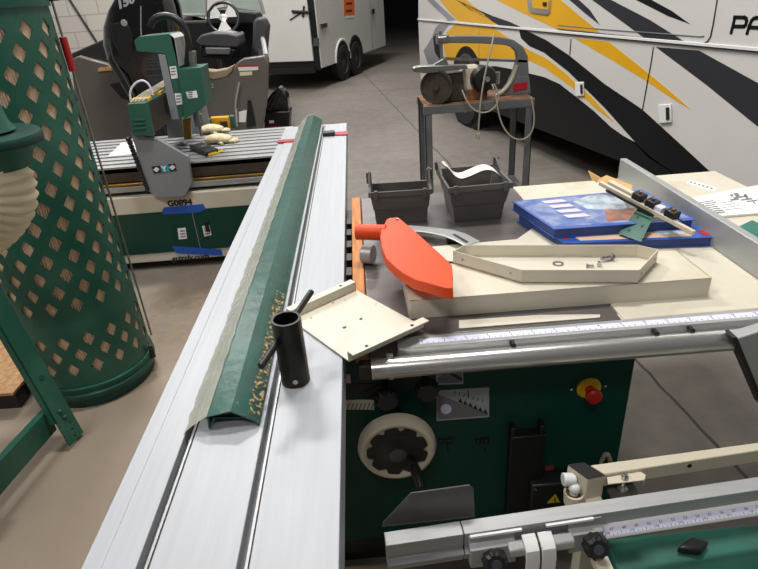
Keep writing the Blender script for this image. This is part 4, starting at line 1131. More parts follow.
obj('block_window', MB().prism([q[0].lerp(q[1], .45) + V((0, -.001, .01)), q[0].lerp(q[1], .85) + V((0, -.001, .01)), q[0].lerp(q[1], .85) + V((0, -.001, .055)), q[0].lerp(q[1], .45) + V((0, -.001, .055))], (0, -.003, 0)), M['brown'], yb)
obj('end_cap', MB().prism([P(x, y, BZ) for x, y in ((205, 129.7), (212.5, 129.2), (212.5, 127.4), (205, 127.9))], (0, 0, .075)), M['gantry'], yb, bevel=.004)
obj('end_cap', MB().prism([P(x, y, BZ) for x, y in ((231.5, 128.2), (236, 128), (236, 126.2), (231.5, 126.4))], (0, 0, .09)), M['gantry'], yb, bevel=.004)
jk = 0
for (px, py, l_, a, m, nm, lab, cat) in ((172, 152, .10, .5, 'black', 'black_pouch', 'crumpled black pouch on the router bed just right of the gantry plate', 'pouch'),
                                  (183, 145, .07, -.4, 'steel', 'steel_bracket', 'small grey steel bracket on the router bed beside the gantry', 'bracket'),
                                  (178, 158, .08, .9, 'paper', 'paper_scrap', 'white paper scrap at the router bed front edge by the gantry', 'paper')):
    c = P(px, py, BZ); ux_ = V((math.cos(a), math.sin(a), 0)) * l_ / 2; uy_ = V((-math.sin(a), math.cos(a), 0)) * l_ * .28
    hh = .003 if m == 'paper' else .018
    pts = [c + ux_ * math.cos(k * pi / 4) * random.uniform(.8, 1.1) + uy_ * math.sin(k * pi / 4) * random.uniform(.8, 1.2) for k in range(8)]
    props(obj(nm, MB().prism(pts, (0, 0, hh)), M[m], None, bevel=min(.004, hh / 3)), lab, cat)

# ------------------------------------------------------------------ power hacksaw on its stand
HY = 3.95
def h_(px, py, y=HY): return PY(px, py, y)
ms = thing('metal_stand', 'grey angle iron stand with four legs under the power hacksaw', 'stand', (.82, 4.1, 0))
tl, trr = h_(424.5, 106), h_(534, 99)
sx0, sx1, zt_ = tl.x, trr.x, (tl.z + trr.z) / 2
for (x, y) in ((sx0, HY), (sx1 - .05, HY), (sx0, HY + .40), (sx1 - .05, HY + .40)):
    xx = x + (.012 if x < .8 else -.012)
    obj('leg', MB().box(x, x + .05, y, y + .008, 0, zt_ - .002).box(x if x < .8 else x + .042, x + .008 if x < .8 else x + .05, y, y + .05, 0, zt_ - .002), M['stand'], ms, bevel=.001)
for y in (HY - .003, HY + .405):
    obj('top_rail', MB().box(sx0 - .005, sx1 + .005, y, y + .05, zt_ - .055, zt_), M['stand'], ms, bevel=.002)
obj('top_plate', MB().box(sx0, sx1, HY + .01, HY + .44, zt_ - .004, zt_ + .004), M['rust'], ms, bevel=.001)
obj('lower_brace', MB().box(sx1 - .05, sx1 - .01, HY + .02, HY + .42, .16, .20), M['stand'], ms)
obj('lower_brace', MB().box(sx0 + .01, sx0 + .05, HY + .02, HY + .42, .16, .20), M['stand'], ms)
ht = zt_ + .004
hk = thing('power_hacksaw', 'old grey power hacksaw with an arched bow, black motor and pale cord on the stand', 'hacksaw', (.82, 4.1, ht))
HB = HY + .16
def b_(px, py): return PY(px, py, HB)
bow = [(443, 37), (455, 35.8), (480, 36), (500, 37), (514, 40), (523, 46.5), (528, 56), (529, 72), (529, 76), (512, 78), (515, 68), (517.5, 60), (516.5, 52), (512, 47.5), (505, 45), (480, 43.5), (455, 43.2), (443, 43)]
obj('bow', MB().prism([b_(*p) for p in bow], (0, .06, 0)), M['sawgrey'], hk, bevel=.005)
basep = [b_(*p) for p in ((497, 97), (504, 92), (510, 84), (513, 77), (529, 75.5), (531, 98))]
basep[0].z = basep[-1].z = ht
obj('column', MB().prism(basep, (0, .09, 0)), M['sawgrey'], hk, bevel=.005)
obj('column_lip', MB().tube([b_(*p) for p in ((497, 96), (504, 91), (510, 84), (514, 75), (517, 65))], .012, 10, 1), M['cord'], hk, label='pale curved edge')
obj('badge', MB().prism([PY(x, y, HB - .001) for x, y in ((513, 84), (527, 81.5), (527, 88.5), (513.5, 91))], (0, -.004, 0)), M['red'], hk)
obj('blade_head', MB().cyl(b_(440.5, 31), b_(442, 64), .012, n=14).cyl(PY(438, 39, HB - .02), PY(446, 38.5, HB - .02), .022, n=16).box(b_(437, 40).x, b_(449, 40).x, HB - .01, HB + .07, b_(440, 44).z, b_(440, 36).z), M['steel'], hk)
obj('saw_blade', MB().prism([b_(440, 57), b_(527, 60), b_(527, 62.5), b_(440, 60)], (0, .003, 0)), M['steel'], hk)
obj('vise_bar', MB().prism([PY(x, y, HY + .02) for x, y in ((413, 68), (420, 66), (467, 65), (468, 69), (425, 73.5), (413.5, 72))], (0, .07, 0)), M['steel'], hk, bevel=.004)
obj('vise_head', MB().prism([PY(x, y, HY + .05) for x, y in ((432, 66), (446, 58), (449, 66))], (0, .05, 0)), M['steel'], hk)
bdp = [PY(x, y, HY + .06) for x, y in ((436, 75), (463, 72), (465, 98), (432, 103))]
bdp[2].z = bdp[3].z = ht
obj('gear_case', MB().prism(bdp, (0, .20, 0)), M['brown'], hk, bevel=.01)
q = PY(436.5, 87, HY + .04); rr = q.z - ht - .002
obj('drive_wheel', MB().lathe([(rr, -.015), (rr, .015), (rr - .012, .015), (rr - .014, .004), (.02, .004), (.02, .02), (0, .02), (0, -.015), (rr, -.015)], q, (-.35, -1, 0), 40), M['brown'], hk, sharp=40)
obj('motor_case', MB().prism([PY(x, y, HY + .10) for x, y in ((460, 72), (466, 67), (480, 66), (486, 72), (484, 88), (465, 92), (461, 86))], (0, .14, 0)), M['beige'], hk, bevel=.012)
q = PY(486, 79, HY + .03)
mt_ = obj('motor', MB().lathe([(0, .02), (.03, .02), (.035, .0), (.075, -.005), (.085, -.03), (.085, -.15), (0, -.15)], q, (.15, -1, .05), 32), M['black2'], hk, sharp=40)
obj('motor_hub', MB().cyl(q + V((.002, -.02, .001)), q + V((.004, -.032, .003)), .018, n=20), M['steel'], mt_)
obj('capacitor', MB().cyl(PY(497, 84, HY + .06), PY(497.5, 72, HY + .06), .018, n=18), M['steel'], hk)
q = PY(478, 94, HY + .06); obj('motor_mount', MB().box(q.x - .09, q.x + .07, HY + .08, HY + .2, ht, q.z + .03), M['rust'], hk, bevel=.004)
for nm, pts in (('cord', ((494, 34), (491, 50), (487, 65), (483, 85), (480, 105), (479, 122), (478, 134))), ('cord', ((462, 90), (466, 100), (473, 110), (484, 113.5), (494, 109), (499, 100), (497, 90), (494, 84))),
                ('cord', ((492, 84), (496, 96), (498, 112), (503, 128), (513, 139), (524, 140), (532, 133), (534.5, 120), (533, 106), (531, 97)))):
    obj(nm, MB().tube([PY(x, y, HY - .03 if i > 0 else HY + .0) for i, (x, y) in enumerate(pts)], .0055, 8, 2), M['cord'], hk, sharp=180)
q = PY(478, 136, HY - .03); obj('plug', MB().obox(q, (.012, 0, 0), (0, .012, 0), (0, 0, .02)), M['cord'], hk, bevel=.004)

# ------------------------------------------------------------------ motor coach
RA = math.radians(12)
R0 = V((1.88, 4.52, 0)); RD = V((-math.sin(RA), math.cos(RA), 0)); RN = V((-math.cos(RA), -math.sin(RA), 0))
def PLN(px, py, p0, n, off=0):
    d = ray(px, py); return CAM + d * (((p0 + n * off) - CAM).dot(n) / d.dot(n))
def rv_(px, py, off=0): return PLN(px, py, R0, RN, off)
def ru(u, z, off=0): return R0 + RD * u + RN * off + V((0, 0, z))
rv = thing('motor_coach', 'white motor coach with gold and black swoosh graphics parked along the right side', 'motorhome', ru(0, 0) - RN * 1.2)
U0, U1, RW = -5.5, 4.46, 2.45
prof = [ru(U0, .30), ru(U1 - .06, .30), ru(U1, .40), ru(U1 + .02, 1.12), ru(U1 - .1, 2.2), ru(U1 - .6, 3.1), ru(U0, 3.1)]
obj('body', MB().prism(prof, -RN * RW), M['rv'], rv, bevel=.03, seg=3)
def decal(name, pts, m, lvl=1, par=rv):
    return obj(name, MB().prism([rv_(x, y, .0005 + .0012 * (lvl - 1)) for x, y in pts], RN * .0012), M[m] if isinstance(m, str) else m, par)
# lower black skirt graphics
decal('black_graphic', [(478, 68), (495, 66), (511, 69), (529.4, 73.5), (544, 77), (559.7, 84), (577.6, 98), (593.3, 110.5), (610.8, 127), (637, 145.5), (648, 157.5), (690, 184), (800, 262), (800, 232), (592, 150), (488, 109.6), (478, 106)], 'rvblack')
decal('gold_graphic', [(456.7, 22.8), (470, 24.3), (492, 26.8), (507, 37), (529.4, 50.3), (546.2, 58.3), (566.4, 74), (577.6, 85), (591, 96.4), (614.7, 122.7), (595.6, 108.5), (575.4, 89.7), (559.7, 78.5), (544, 67.3), (529.4, 60.6), (511, 58.5), (480, 58), (458, 63), (446, 60), (443, 42), (447, 32)], 'ygold')
decal('gold_graphic', [(438.5, -2), (464, -2), (478, 9), (497, 25.3), (480, 23.2), (458, 21), (449, 12)], 'ygold')
decal('grey_graphic', [(426, -1), (433, -1), (445, 10), (456.5, 20.6), (447.5, 19.6), (436, 9)], 'rvmid')
decal('grey_graphic', [(432, 37), (435.5, 28), (442, 21.5), (449, 19.8), (456.5, 22), (448, 26), (442.5, 34), (440, 46), (442, 58), (447, 67), (440, 72), (428, 64), (423.5, 51), (428, 44)], 'rvmid')
decal('black_graphic', [(433, 38), (436, 34), (440, 36), (440.5, 48), (443, 60), (440, 60), (435, 52)], 'rvblack', 2)
decal('grey_graphic', [(455, -1), (470, 6), (492, 15.7), (510, 22), (524, 28.5), (500, 25.8), (485, 17.5), (470, 10)], 'rvgrey')
decal('black_graphic', [(519, 29), (524, 29.5), (546, 40), (568.7, 55), (604.6, 84), (642.4, 109.5), (684.6, 148), (712, 173.5), (770, 225), (800, 262), (690, 184), (651, 157), (637, 144), (604.6, 107.6), (584.4, 87.5), (568.7, 71.8), (544, 52.5), (529.4, 46), (521, 38)], 'rvblack', 2)
decal('gold_graphic', [(494.5, -1), (559.7, -1), (580, 16), (600, 32.2), (556, 28.6), (525, 14)], 'ygold')
decal('gold_graphic', [(574, 38), (609, 41.8), (650, 74.5), (671, 92), (691, 109.5), (674, 99.5), (645, 80), (611, 59.5)], 'ygold')
decal('grey_graphic', [(568.5, -1), (578, -1), (590, 10), (600, 25), (586, 14)], 'rvgrey')
decal('black_graphic', [(591, -1), (609.5, -1), (650, 20), (686, 42.5), (646, 39.2), (620, 20)], 'rvgrey')
decal('black_graphic', [(656, 47), (699, 50.5), (758, 83), (900, 166), (1050, 275), (900, 222), (758, 126.6), (706, 84.5)], 'rvgrey')
decal('black_graphic', [(634.5, -1), (650, -1), (672, 11), (690, 24), (668, 16)], 'rvblack')
# belt moulding
zt1 = .5 * (rv_(558, 30, 0).z + rv_(758, 52, 0).z)
mo = MB().prism([ru(U0, zt1 - .010), ru(U0, zt1 + .010), ru(U1, zt1 + .010), ru(U1, zt1 - .010)], RN * .012)
mld = obj('belt_moulding', mo, M['white'], rv, bevel=.003)
obj('moulding_insert', MB().prism([ru(U0, zt1 - .014), ru(U0, zt1 - .007), ru(U1, zt1 - .007), ru(U1, zt1 - .014)], RN * .014), M['rvblack'], mld)
# door seams
def seam(pts, w=.008):
    q = [rv_(x, y, .003) for x, y in pts]
    return MB().tube(q, w / 2, 6)
for pts in ([(571, 39), (569.7, 55)], [(653.3, 47), (651.5, 60), (642.4, 109.5)], [(717.6, -4), (713, 25), (710.3, 37), (707, 42), (702, 43.8), (645, 38.3), (558, 29)]):
    obj('door_seam', seam(pts), M['trimdark'], rv, sharp=180)
obj('panel_line', seam([(558, 25.3), (600, 29), (700, 36.5), (704, 36)], .006), M['inkg'], rv, sharp=180)
obj('panel_line', seam([(479, 26), (479, 62)], .005), M['inkg'], rv, sharp=180)
def latch(px, py, w, h):
    q = [rv_(px + a * w, py + b * h, .002) for a, b in ((-.5, -.45), (.45, -.5), (.5, .45), (-.45, .5))]
    l_ = obj('compartment_latch', MB().prism(q, RN * .015), M['white'], rv, bevel=.006)
    q = [rv_(px + a * w, py + b * h, .018) for a, b in ((.02, -.3), (.26, -.32), (.28, .3), (.04, .32))]
    obj('latch_lever', MB().prism(q, RN * .006), M['trimdark'], l_, bevel=.002)
latch(580.5, 89, 8.5, 15); latch(666, 113.5, 13, 20)
# gold hatch
hq = [(527.5, -6), (552, -6), (550.5, 12), (548, 14.8), (532, 12.5), (529.5, 10.5)]
hf = obj('hatch_frame', MB().prism([rv_(x, y, .002) for x, y in hq], RN * .012), M['chrome'], rv, bevel=.003)
obj('hatch_door', MB().prism([rv_(x, y, .0135) for x, y in ((531, -6), (549.5, -6), (548.2, 9.5), (533, 7.8))], RN * .004), M['ygold'], hf)
obj('hatch_lock', MB().prism([rv_(x, y, .018) for x, y in ((543, 2), (547, 2.4), (546.6, 6.5), (543, 6))], RN * .004), M['trimdark'], hf)
def strokes(pts, w):
    mb = MB(); q = [rv_(670 + x / 8.61, y / 8.61, .0005) for x, y in pts]
    for a, b in zip(q, q[1:]):
        d = (b - a).normalized(); n = d.cross(RN).normalized() * w / 2
        mb.prism([a - n - d * w * .3, b - n + d * w * .3, b + n + d * w * .3, a + n - d * w * .3], RN * .0015)
    return mb
obj('lettering', strokes([(527, 284), (548, 200), (560, 150)], .020).add(*(lambda m: (m.v, m.f))(strokes([(552, 149), (640, 151), (657, 162), (660, 185), (652, 215), (640, 228), (548, 228)], .020))), M['rvblack'], rv)
lm_ = strokes([(664, 290), (684, 222), (703, 178), (722, 160), (742, 153), (800, 156), (818, 168), (808, 222), (796, 296)], .020); l2_ = strokes([(684, 236), (802, 242)], .020)
obj('lettering', lm_.add(l2_.v, l2_.f), M['rvblack'], rv)
# wheel
wq = rv_(467, 76); wc_ = V((wq.x, wq.y, .42)) - RN * .02
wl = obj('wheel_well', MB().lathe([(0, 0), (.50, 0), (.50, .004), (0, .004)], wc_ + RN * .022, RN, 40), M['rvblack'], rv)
ty = obj('tire', MB().lathe([(.24, -.12), (.38, -.13), (.42, -.09), (.42, .03), (.39, .06), (.26, .065), (.24, .02), (.24, -.12)], wc_, RN, 40), M['rubber'], rv)
obj('wheel_rim', MB().lathe([(.25, .055), (.22, .02), (.12, .0), (.10, .05), (0, .055), (0, -.1), (.24, -.1)], wc_, RN, 36), M['chrome'], ty)
w2c = wc_ - RD * 5.4
ty = obj('tire', MB().lathe([(.24, -.12), (.38, -.13), (.42, -.09), (.42, .03), (.39, .06), (.26, .065), (.24, .02), (.24, -.12)], w2c, RN, 40), M['rubber'], rv)
for u in (3.9, -5.0):
    obj('underbody', MB().prism([ru(-5.2, .18, -.3), ru(4.2, .18, -.3), ru(4.2, .32, -.3), ru(-5.2, .32, -.3)], -RN * 1.9), M['black2'], rv) if u > 0 else None

# ------------------------------------------------------------------ white cargo trailer
TA = math.radians(21)
T0 = V((-.224, 12.04, 0)); TD = V((math.sin(TA), math.cos(TA), 0)); TN = V((math.cos(TA), -math.sin(TA), 0)); TS = -TN
TB = T0 + TD * -1.07
def ts(px, py, off=0): return PLN(px, py, T0, TN, off)
def te(px, py, off=0): return PLN(px, py, TB, -TD, off)
def tt(t_, s_, z): return T0 + TD * t_ + TS * s_ + V((0, 0, z))
tl_ = thing('cargo_trailer', 'white enclosed cargo trailer with two side wheels and a rear door behind the boat', 'trailer', tt(.8, 1.1, 0))
TW, T1, TE = 2.3, 2.80, -1.07
bz = .36
pr_ = [tt(TE, 0, bz), tt(-.55, 0, bz)]
pr_ = [tt(TE, 0, bz), tt(T1, 0, bz), tt(T1, 0, 2.4), tt(TE, 0, 2.4)]
obj('trailer_body', MB().prism(pr_, TS * TW), M['trailer'], tl_, bevel=.02)
obj('rear_frame', MB().prism([tt(TE, .015, bz - .02), tt(TE, TW - .02, bz - .02), tt(TE, TW - .02, 2.35), tt(TE, .015, 2.35)], -TD * .03), M['black2'], tl_)
dq = [te(x, y, .03) for x, y in ((314.5, 62.8), (312.5, -12))]
s1_ = (dq[0] - T0).dot(TS)
obj('rear_door', MB().prism([tt(TE - .03, s1_, .50), tt(TE - .03, TW - .06, .50), tt(TE - .03, TW - .06, 2.3), tt(TE - .03, s1_, 2.3)], -TD * .04), M['trailer'], tl_, bevel=.008)
lh = MB()
a, b = te(292, 11.5, .09), te(310, 12.5, .09)
lh.cyl(a, b, .025, n=10).cyl(te(304, 6, .08), te(303, 17, .08), .018, n=10).cyl(te(290, 20, .075), te(301, 13, .075), .012, n=8)
obj('door_latch', lh, M['trimdark'], tl_)
obj('hinge', MB().prism([te(314, 38, .035), te(319, 38, .035), te(319, 46, .035), te(314, 46, .035)], -TD * .03), M['steel'], tl_)
obj('side_latch', MB().prism([ts(319.5, 24, .001), ts(326, 23, .001), ts(326, 27, .001), ts(320, 28.5, .001)], TN * .03), M['steel'], tl_)
obj('orange_notice', MB().prism([ts(343.5, -2, .001), ts(354, -2, .001), ts(354.5, 14, .001), ts(344, 15, .001)], TN * .003), M['orangepaper'], tl_)
nm_ = MB()
for y in (2.5, 10):
    nm_.prism([ts(346, y, .004), ts(352, y - .3, .004), ts(352, y + 1.6, .004), ts(346, y + 2, .004)], TN * .002)
obj('notice_print', nm_, M['brown'], tl_)
obj('white_notice', MB().prism([ts(345.5, 16.5, .001), ts(353.5, 15.8, .001), ts(353.6, 17.3, .001), ts(345.6, 18, .001)], TN * .003), M['paper'], tl_)
a, b = ts(372.6, 52), ts(371.4, -5)
ud = (a - T0).dot(TD)
obj('side_door_seam', MB().prism([tt(ud, -.001, bz + .05), tt(ud + .02, -.001, bz + .05), tt(ud + .02, -.001, 2.2), tt(ud, -.001, 2.2)], TN * .006), M['inkg'], tl_)
obj('side_door_seam', MB().prism([tt(T1 - .04, -.001, bz + .05), tt(T1 - .02, -.001, bz + .05), tt(T1 - .02, -.001, 2.2), tt(T1 - .04, -.001, 2.2)], TN * .006), M['inkg'], tl_)
obj('door_hasp', MB().prism([ts(371.5, 9, .005), ts(373.5, 9, .005), ts(373.5, 14, .005), ts(371.5, 14, .005)], TN * .03), M['trimdark'], tl_)
for k, t_ in enumerate((0.0, .72)):
    c = tt(t_, .06, .335)
    obj('wheel_well', MB().lathe([(0, 0), (.385, 0), (.385, .008), (0, .008)], tt(t_, -.001, .37), TN, 40), M['black'], tl_)
    ty = obj('tire', MB().lathe([(.19, -.1), (.31, -.1), (.335, -.07), (.335, .05), (.31, .085), (.2, .09), (.19, .03), (.19, -.1)], c, TN, 36), M['rubber'], tl_)
    obj('wheel_rim', MB().lathe([(.2, .08), (.17, .03), (.08, .02), (.06, .07), (0, .075), (0, -.05), (.19, -.05)], c, TN, 28), M['slot'], ty)
    fd = MB()
    pts = [tt(t_ + .385 * math.cos(a), -.0, .37 + .385 * math.sin(a)) for a in [pi * i / 16 for i in range(17)]]
    fd.tube(pts, .025, 8)
    obj('fender', fd, M['white'] if k == 0 else M['trimdark'], tl_)
obj('rear_bumper', MB().prism([tt(TE - .06, .1, bz - .06), tt(TE - .06, TW - .1, bz - .06), tt(TE - .06, TW - .1, bz + .04), tt(TE - .06, .1, bz + .04)], -TD * .08), M['black2'], tl_)

# ------------------------------------------------------------------ boat with outboard
BY = 5.6
bo = thing('boat', 'grey and black fishing boat seen from its stern with an open cockpit', 'boat', (-1.7, 8, 0))
tp_ = [(70, 60), (78, 56), (108, 64), (125, 82), (180, 84), (205, 78.5), (226, 77), (232, 72), (236.5, 63), (243, 58.5), (264, 55.5), (268, 62), (267.5, 95), (262, 131), (90, 142), (78, 125)]
obj('transom', MB().prism([PY(x, y, BY) for x, y in tp_], (0, .08, 0)), M['hull'], bo, bevel=.012)
lx, rx_ = PY(70, 60, BY).x, PY(268, 60, BY).x
rings = []
for (y, hw_, zg, zb) in ((BY + .05, 1.0, 0, .44), (7.0, 1.0, .03, .42), (8.4, .92, .10, .44), (9.6, .6, .2, .55), (10.3, .12, .28, .8)):
    cx_ = (lx + rx_) / 2 - .17 * (y - BY); k_ = (rx_ - lx) / 2 * hw_
    rings.append([V((cx_ - k_, y, 1.12 + zg)), V((cx_ - k_ * .97, y, .85)), V((cx_ - k_ * .8, y, zb + .05)), V((cx_, y, zb - .05)), V((cx_ + k_ * .8, y, zb + .05)), V((cx_ + k_ * .97, y, .85)), V((cx_ + k_, y, 1.05 + zg)),
                  V((cx_ + k_ - .06 * hw_, y, 1.05 + zg)), V((cx_ + k_ * .75, y, .62)), V((cx_, y, .60)), V((cx_ - k_ * .75, y, .62)), V((cx_ - k_ + .06 * hw_, y, 1.12 + zg))])
obj('hull', MB().loft(rings), M['hulld'], bo, sharp=30)
obj('rear_deck', MB().prism([PY(x, y, BY + .1) for x, y in ((70, 54), (106, 38), (128, 42), (130, 82), (78, 88))], (0, .35, 0)), M['hulld'], bo, bevel=.015)
obj('deck_step', MB().prism([PY(x, y, BY - .02) for x, y in ((98, 68.5), (124, 65.5), (124, 69.5), (98, 71.5))], (0, .02, 0)), M['tan'], bo, label='pale strip on the stern')
obj('tail_light', MB().prism([PY(x, y, BY - .002) for x, y in ((110, 84), (124, 81), (131, 85), (130, 100), (122, 98))], (0, -.02, 0)), M['black'], bo, bevel=.006)
t_ = [((246, 64, 0), 'a')]
sq = obj('stern_sticker', MB().prism([PY(x, y, BY - .001) for x, y in ((237, 65.5), (258, 65), (258.3, 70), (239, 71))], (0, -.003, 0)), M['paper'], bo)
obj('sticker_stripe', MB().prism([PY(x, y, BY - .0045) for x, y in ((237, 65.3), (258, 64.8), (258, 66.4), (237.3, 67))], (0, -.002, 0)), M['red'], sq)
sq = obj('stern_sticker', MB().prism([PY(x, y, BY - .001) for x, y in ((239.5, 72), (252, 71.3), (252.3, 75), (240, 75.8))], (0, -.003, 0)), mat('cream_label', 'd8cfae', .6), bo)
lt = text_mb('02', PY(207, 88.5, BY - .001), (1, 0, .05), up, .055, .001, .002, sx=1.3)
obj('hull_number', lt, M['alu2'], bo)
obj('grab_rail', MB().tube([PY(x, y, BY - .05) for x, y in ((239, 82), (237, 92), (235, 104), (236, 118), (237, 126))], .014, 8, 1), M['chrome'], bo)
obj('drain_bracket', MB().prism([PY(x, y, BY - .001) for x, y in ((248, 100), (251, 100), (256, 125), (247, 127))], (0, -.02, 0)), M['black2'], bo)
obj('white_panel', MB().prism([PY(x, y, BY - .001) for x, y in ((239, 112), (247, 110), (246, 122), (239, 122))], (0, -.01, 0)), M['paper'], bo)
obj('gunwale_trim', MB().tube([PY(266, 56, BY + .1), PY(264, 44, 6.4), PY(262, 36, 7.2)], .025, 8), M['alu2'], bo)
# cockpit
obj('console', MB().prism([PY(x, y, 7.9) for x, y in ((176, 22), (262, 20), (266, 70), (180, 74))], (0, .4, 0)), M['black2'], bo, bevel=.02)
obj('dash', MB().prism([PY(x, y, 7.6) for x, y in ((206, 10), (222, 7), (258, 12), (262, 24), (206, 26))], (0, .3, 0)), M['black'], bo, bevel=.03)
wsq = obj('windshield_frame', MB().tube([PY(x, y, 8.3) for x, y in ((168, -8), (172, 15), (206, 15), (205.5, -10))], .022, 8).tube([PY(x, y, 8.3) for x, y in ((222, -8), (226, 9), (258, 15), (264, 14), (257, -12))], .022, 8), M['alu2'], bo)
obj('windshield_glass', MB().prism([PY(x, y, 8.31) for x, y in ((170, -12), (206, -12), (206, 14), (173, 14))], (0, .008, 0)).prism([PY(x, y, 8.31) for x, y in ((223, -12), (258, -12), (262, 13), (227, 8))], (0, .008, 0)), M['lid'], wsq)
wcn = PY(223.5, 18, 7.25); ax = V((0, -1, .35)).normalized()
def circ(c, r, ax, n=32):
    u = ax.cross(V((1, 0, 0))).normalized(); w = ax.cross(u)
    return [c + (u * math.cos(2 * pi * i / n) + w * math.sin(2 * pi * i / n)) * r for i in range(n + 1)]
sw_ = obj('steering_wheel', MB().tube(circ(wcn, .17, ax), .018, 10), M['black2'], bo)
sp = MB().lathe([(0, .02), (.04, .015), (.05, 0), (0, 0)], wcn, ax, 20)
for k in range(3):
    p = circ(wcn, .155, ax, 12)[(k * 4 + 2) % 12]; q = circ(wcn, .155, ax, 12)[(k * 4 + 3) % 12]; dq = circ(wcn, .155, ax, 12)[(k * 4 + 1) % 12]
    sp.prism([wcn + ax * .0, dq, p, q], ax * .012)
obj('wheel_spoke', sp, M['chrome'], sw_)
ped = PY(216, 48, 6.7)
st_ = obj('helm_seat', MB().prism([PY(x, y, 6.6) for x, y in ((195, 42), (201, 35), (211, 32.5), (228, 33), (238, 35.5), (240, 45), (238, 48), (200, 46.5))], (0, .4, 0)), M['seat'], bo, bevel=.03, seg=3)
obj('seat_band', MB().prism([PY(x, y, 6.58) for x, y in ((205, 47.5), (230, 48), (230, 55), (206, 54.5))], (0, .1, 0)), M['seat2'], st_, bevel=.01)
obj('seat_base', MB().prism([PY(x, y, 6.62) for x, y in ((199, 47), (236, 48.5), (233, 60), (202, 58))], (0, .35, 0)), M['black'], st_, bevel=.02)
obj('seat_post', MB().cyl(V((ped.x, 6.8, .60)), V((ped.x, 6.8, ped.z)), .04, n=16), M['steel'], st_)
obj('side_seat', MB().prism([PY(x, y, 6.9) for x, y in ((252, 48), (253, 22), (257, 17), (264, 18), (268, 26), (266, 48), (262, 56), (254, 54))], (0, .25, 0)), M['seat'], bo, bevel=.03, seg=3)
obj('gauge_light', MB().sphere(PY(242, 34, 7.4), .03, 12), mat('cyan_plastic', '2b86a8', .4), bo)
# outboard motor
om_rows = ((-26, 138, 162), (-16, 127, 170), (-4, 119, 175), (8, 112, 179), (24, 107, 182), (42, 107, 185), (56, 111, 186), (70, 117, 185), (86, 126, 182), (102, 136, 177), (124, 143, 173))
om = thing('outboard_motor', 'large gloss black outboard motor raised on the stern of the boat', 'outboard motor', (-1.72, 5.2, .5))
rings = []
OY = 5.26
for (py, x0, x1) in om_rows:
    a, b = PY(x0, py, OY), PY(x1, py, OY); hx = (b.x - a.x) / 2; zz = (a.z + b.z) / 2
    hy = .20 if py < 60 else .16
    if py < -10: hy *= .8
    rings.append(rrect((a.x + b.x) / 2, OY, hx, hy, min(hx, hy) * .62, zz, 5))
cowl = obj('cowling', MB().loft(rings), M['gel'], om, sharp=60)
pn_ = MB().prism([PY(x, y, OY - .195) for x, y in ((111, 24), (127, 21), (133, 35), (131, 60), (124, 62), (113, 42))], (0, -.012, 0))
obj('side_panel', pn_, M['black2'], cowl, bevel=.01)
lt = text_mb('150', PY(118, 9.5, OY - .206), V((1, 0, .30)), V((-.25, 0, 1)), .085, .003, .004, .3, sx=1.2)
obj('power_number', lt, M['alu'], cowl)
ev = PY(124, 23, OY - .21)
obj('emblem', MB().lathe([(0, .004), (.022, .004), (.026, 0), (0, 0)], ev, (0, -1, .0), 24), M['alu2'], cowl)
obj('trim_line', MB().tube([PY(x, y, OY - .20) for x, y in ((141, 6), (141, 28), (142, 45))], .006, 8), M['chrome'], cowl)
obj('trim_line', MB().tube([PY(x, y, OY - .19) for x, y in ((108, 38), (113, 58), (126, 80), (136, 100))], .008, 8), M['slot'], cowl)
lo = PY(158, 124, OY)
obj('drive_leg', MB().prism([(lo.x - .10, OY - .14, .14), (lo.x + .10, OY - .14, .14), (lo.x + .10, OY + .14, .14), (lo.x - .10, OY + .14, .14)], (0, 0, lo.z - .12)), M['gel'], om, bevel=.03)
obj('skeg', MB().prism([(lo.x - .012, OY - .1, .02), (lo.x + .012, OY - .1, .02), (lo.x + .012, OY + .1, .16), (lo.x - .012, OY + .1, .16)], (0, .02, .03)), M['gel'], om)
obj('clamp_bracket', MB().box(lo.x - .10, lo.x + .10, OY + .12, BY + .01, .70, .98), M['black2'], om, bevel=.01)
clq = [PY(x, y, BY - .01) for x, y in ((204, 70), (215, 71), (226, 69), (233, 65.5), (232, 71.5), (226, 77.5), (214, 80), (205, 78))]
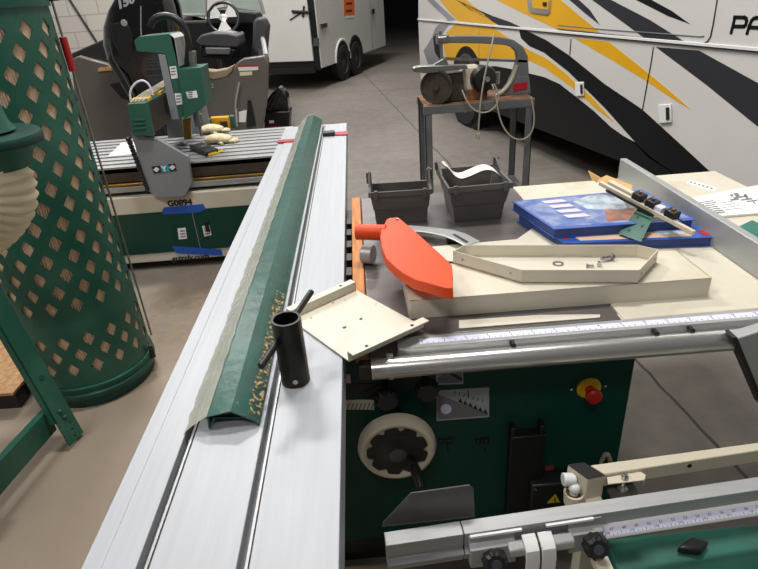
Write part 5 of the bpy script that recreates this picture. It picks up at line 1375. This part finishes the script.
props(obj('tan_cloth', MB().prism(clq, (0, .14, 0)), mat('tan_fabric', '8f7f6a', .9), None, bevel=.01), 'tan folded cloth draped over the low middle of the boat stern', 'cloth')
bt_ = thing('boat_trailer', 'dark boat trailer frame holding up the fishing boat', 'boat trailer', (-1.7, 7.5, 0))
for x in (-2.3, -1.6):
    obj('bunk', MB().box(x - .05, x + .05, 5.9, 8.0, .24, .32), M['black2'], bt_)
    w_ = V((x, 7.0, .17))
    obj('wheel', MB().lathe([(0, -.08), (.14, -.08), (.17, -.05), (.17, .05), (.14, .08), (0, .08)], w_, (1, 0, 0), 28), M['rubber'], bt_)
obj('axle', MB().box(-2.5, -1.4, 6.95, 7.05, .14, .20), M['black2'], bt_)
# black tapered box on the floor
kq = P(277, 130, 0)
kc = thing('black_storage_box', 'black plastic box with a tapered ridged top on the floor beside the boat stern', 'plastic box', kq)
KY = kq.y
k0 = [PY(x, y, KY) for x, y in ((263, 112), (290, 111), (289, 130), (265, 131))]
k0[2].z = k0[3].z = 0
obj('box_base', MB().prism(k0, (0, .35, 0)), M['black2'], kc, bevel=.02)
k1 = [PY(x, y, KY + .02) for x, y in ((264, 112), (289, 111), (287, 97), (283, 91), (279, 88), (272, 93), (266, 101))]
obj('box_lid', MB().prism(k1, (0, .30, 0)), M['gel'], kc, bevel=.025, seg=3)
obj('lid_ridge', MB().tube([PY(x, y, KY) for x, y in ((269, 110), (274, 100), (280, 88.5))], .03, 8), M['black2'], kc)
obj('box_label', MB().prism([PY(x, y, KY - .002) for x, y in ((269, 120.5), (274, 120.2), (274, 123), (269.3, 123.3))], (0, -.004, 0)), M['paper'], kc)
obj('red_line', MB().prism([PY(x, y, KY - .002) for x, y in ((266, 126.5), (280, 125.5), (280, 127), (266, 128))], (0, -.004, 0)), M['red'], kc)
# slack cord on the block wall
props(obj('wall_cord', MB().tube([PY(66, -6, 12.95), PY(82, 19, 12.95), PY(98, 44, 12.95)], .022, 8), M['black2'], None), 'thin black cord hanging slantwise down the white block wall', 'cord')
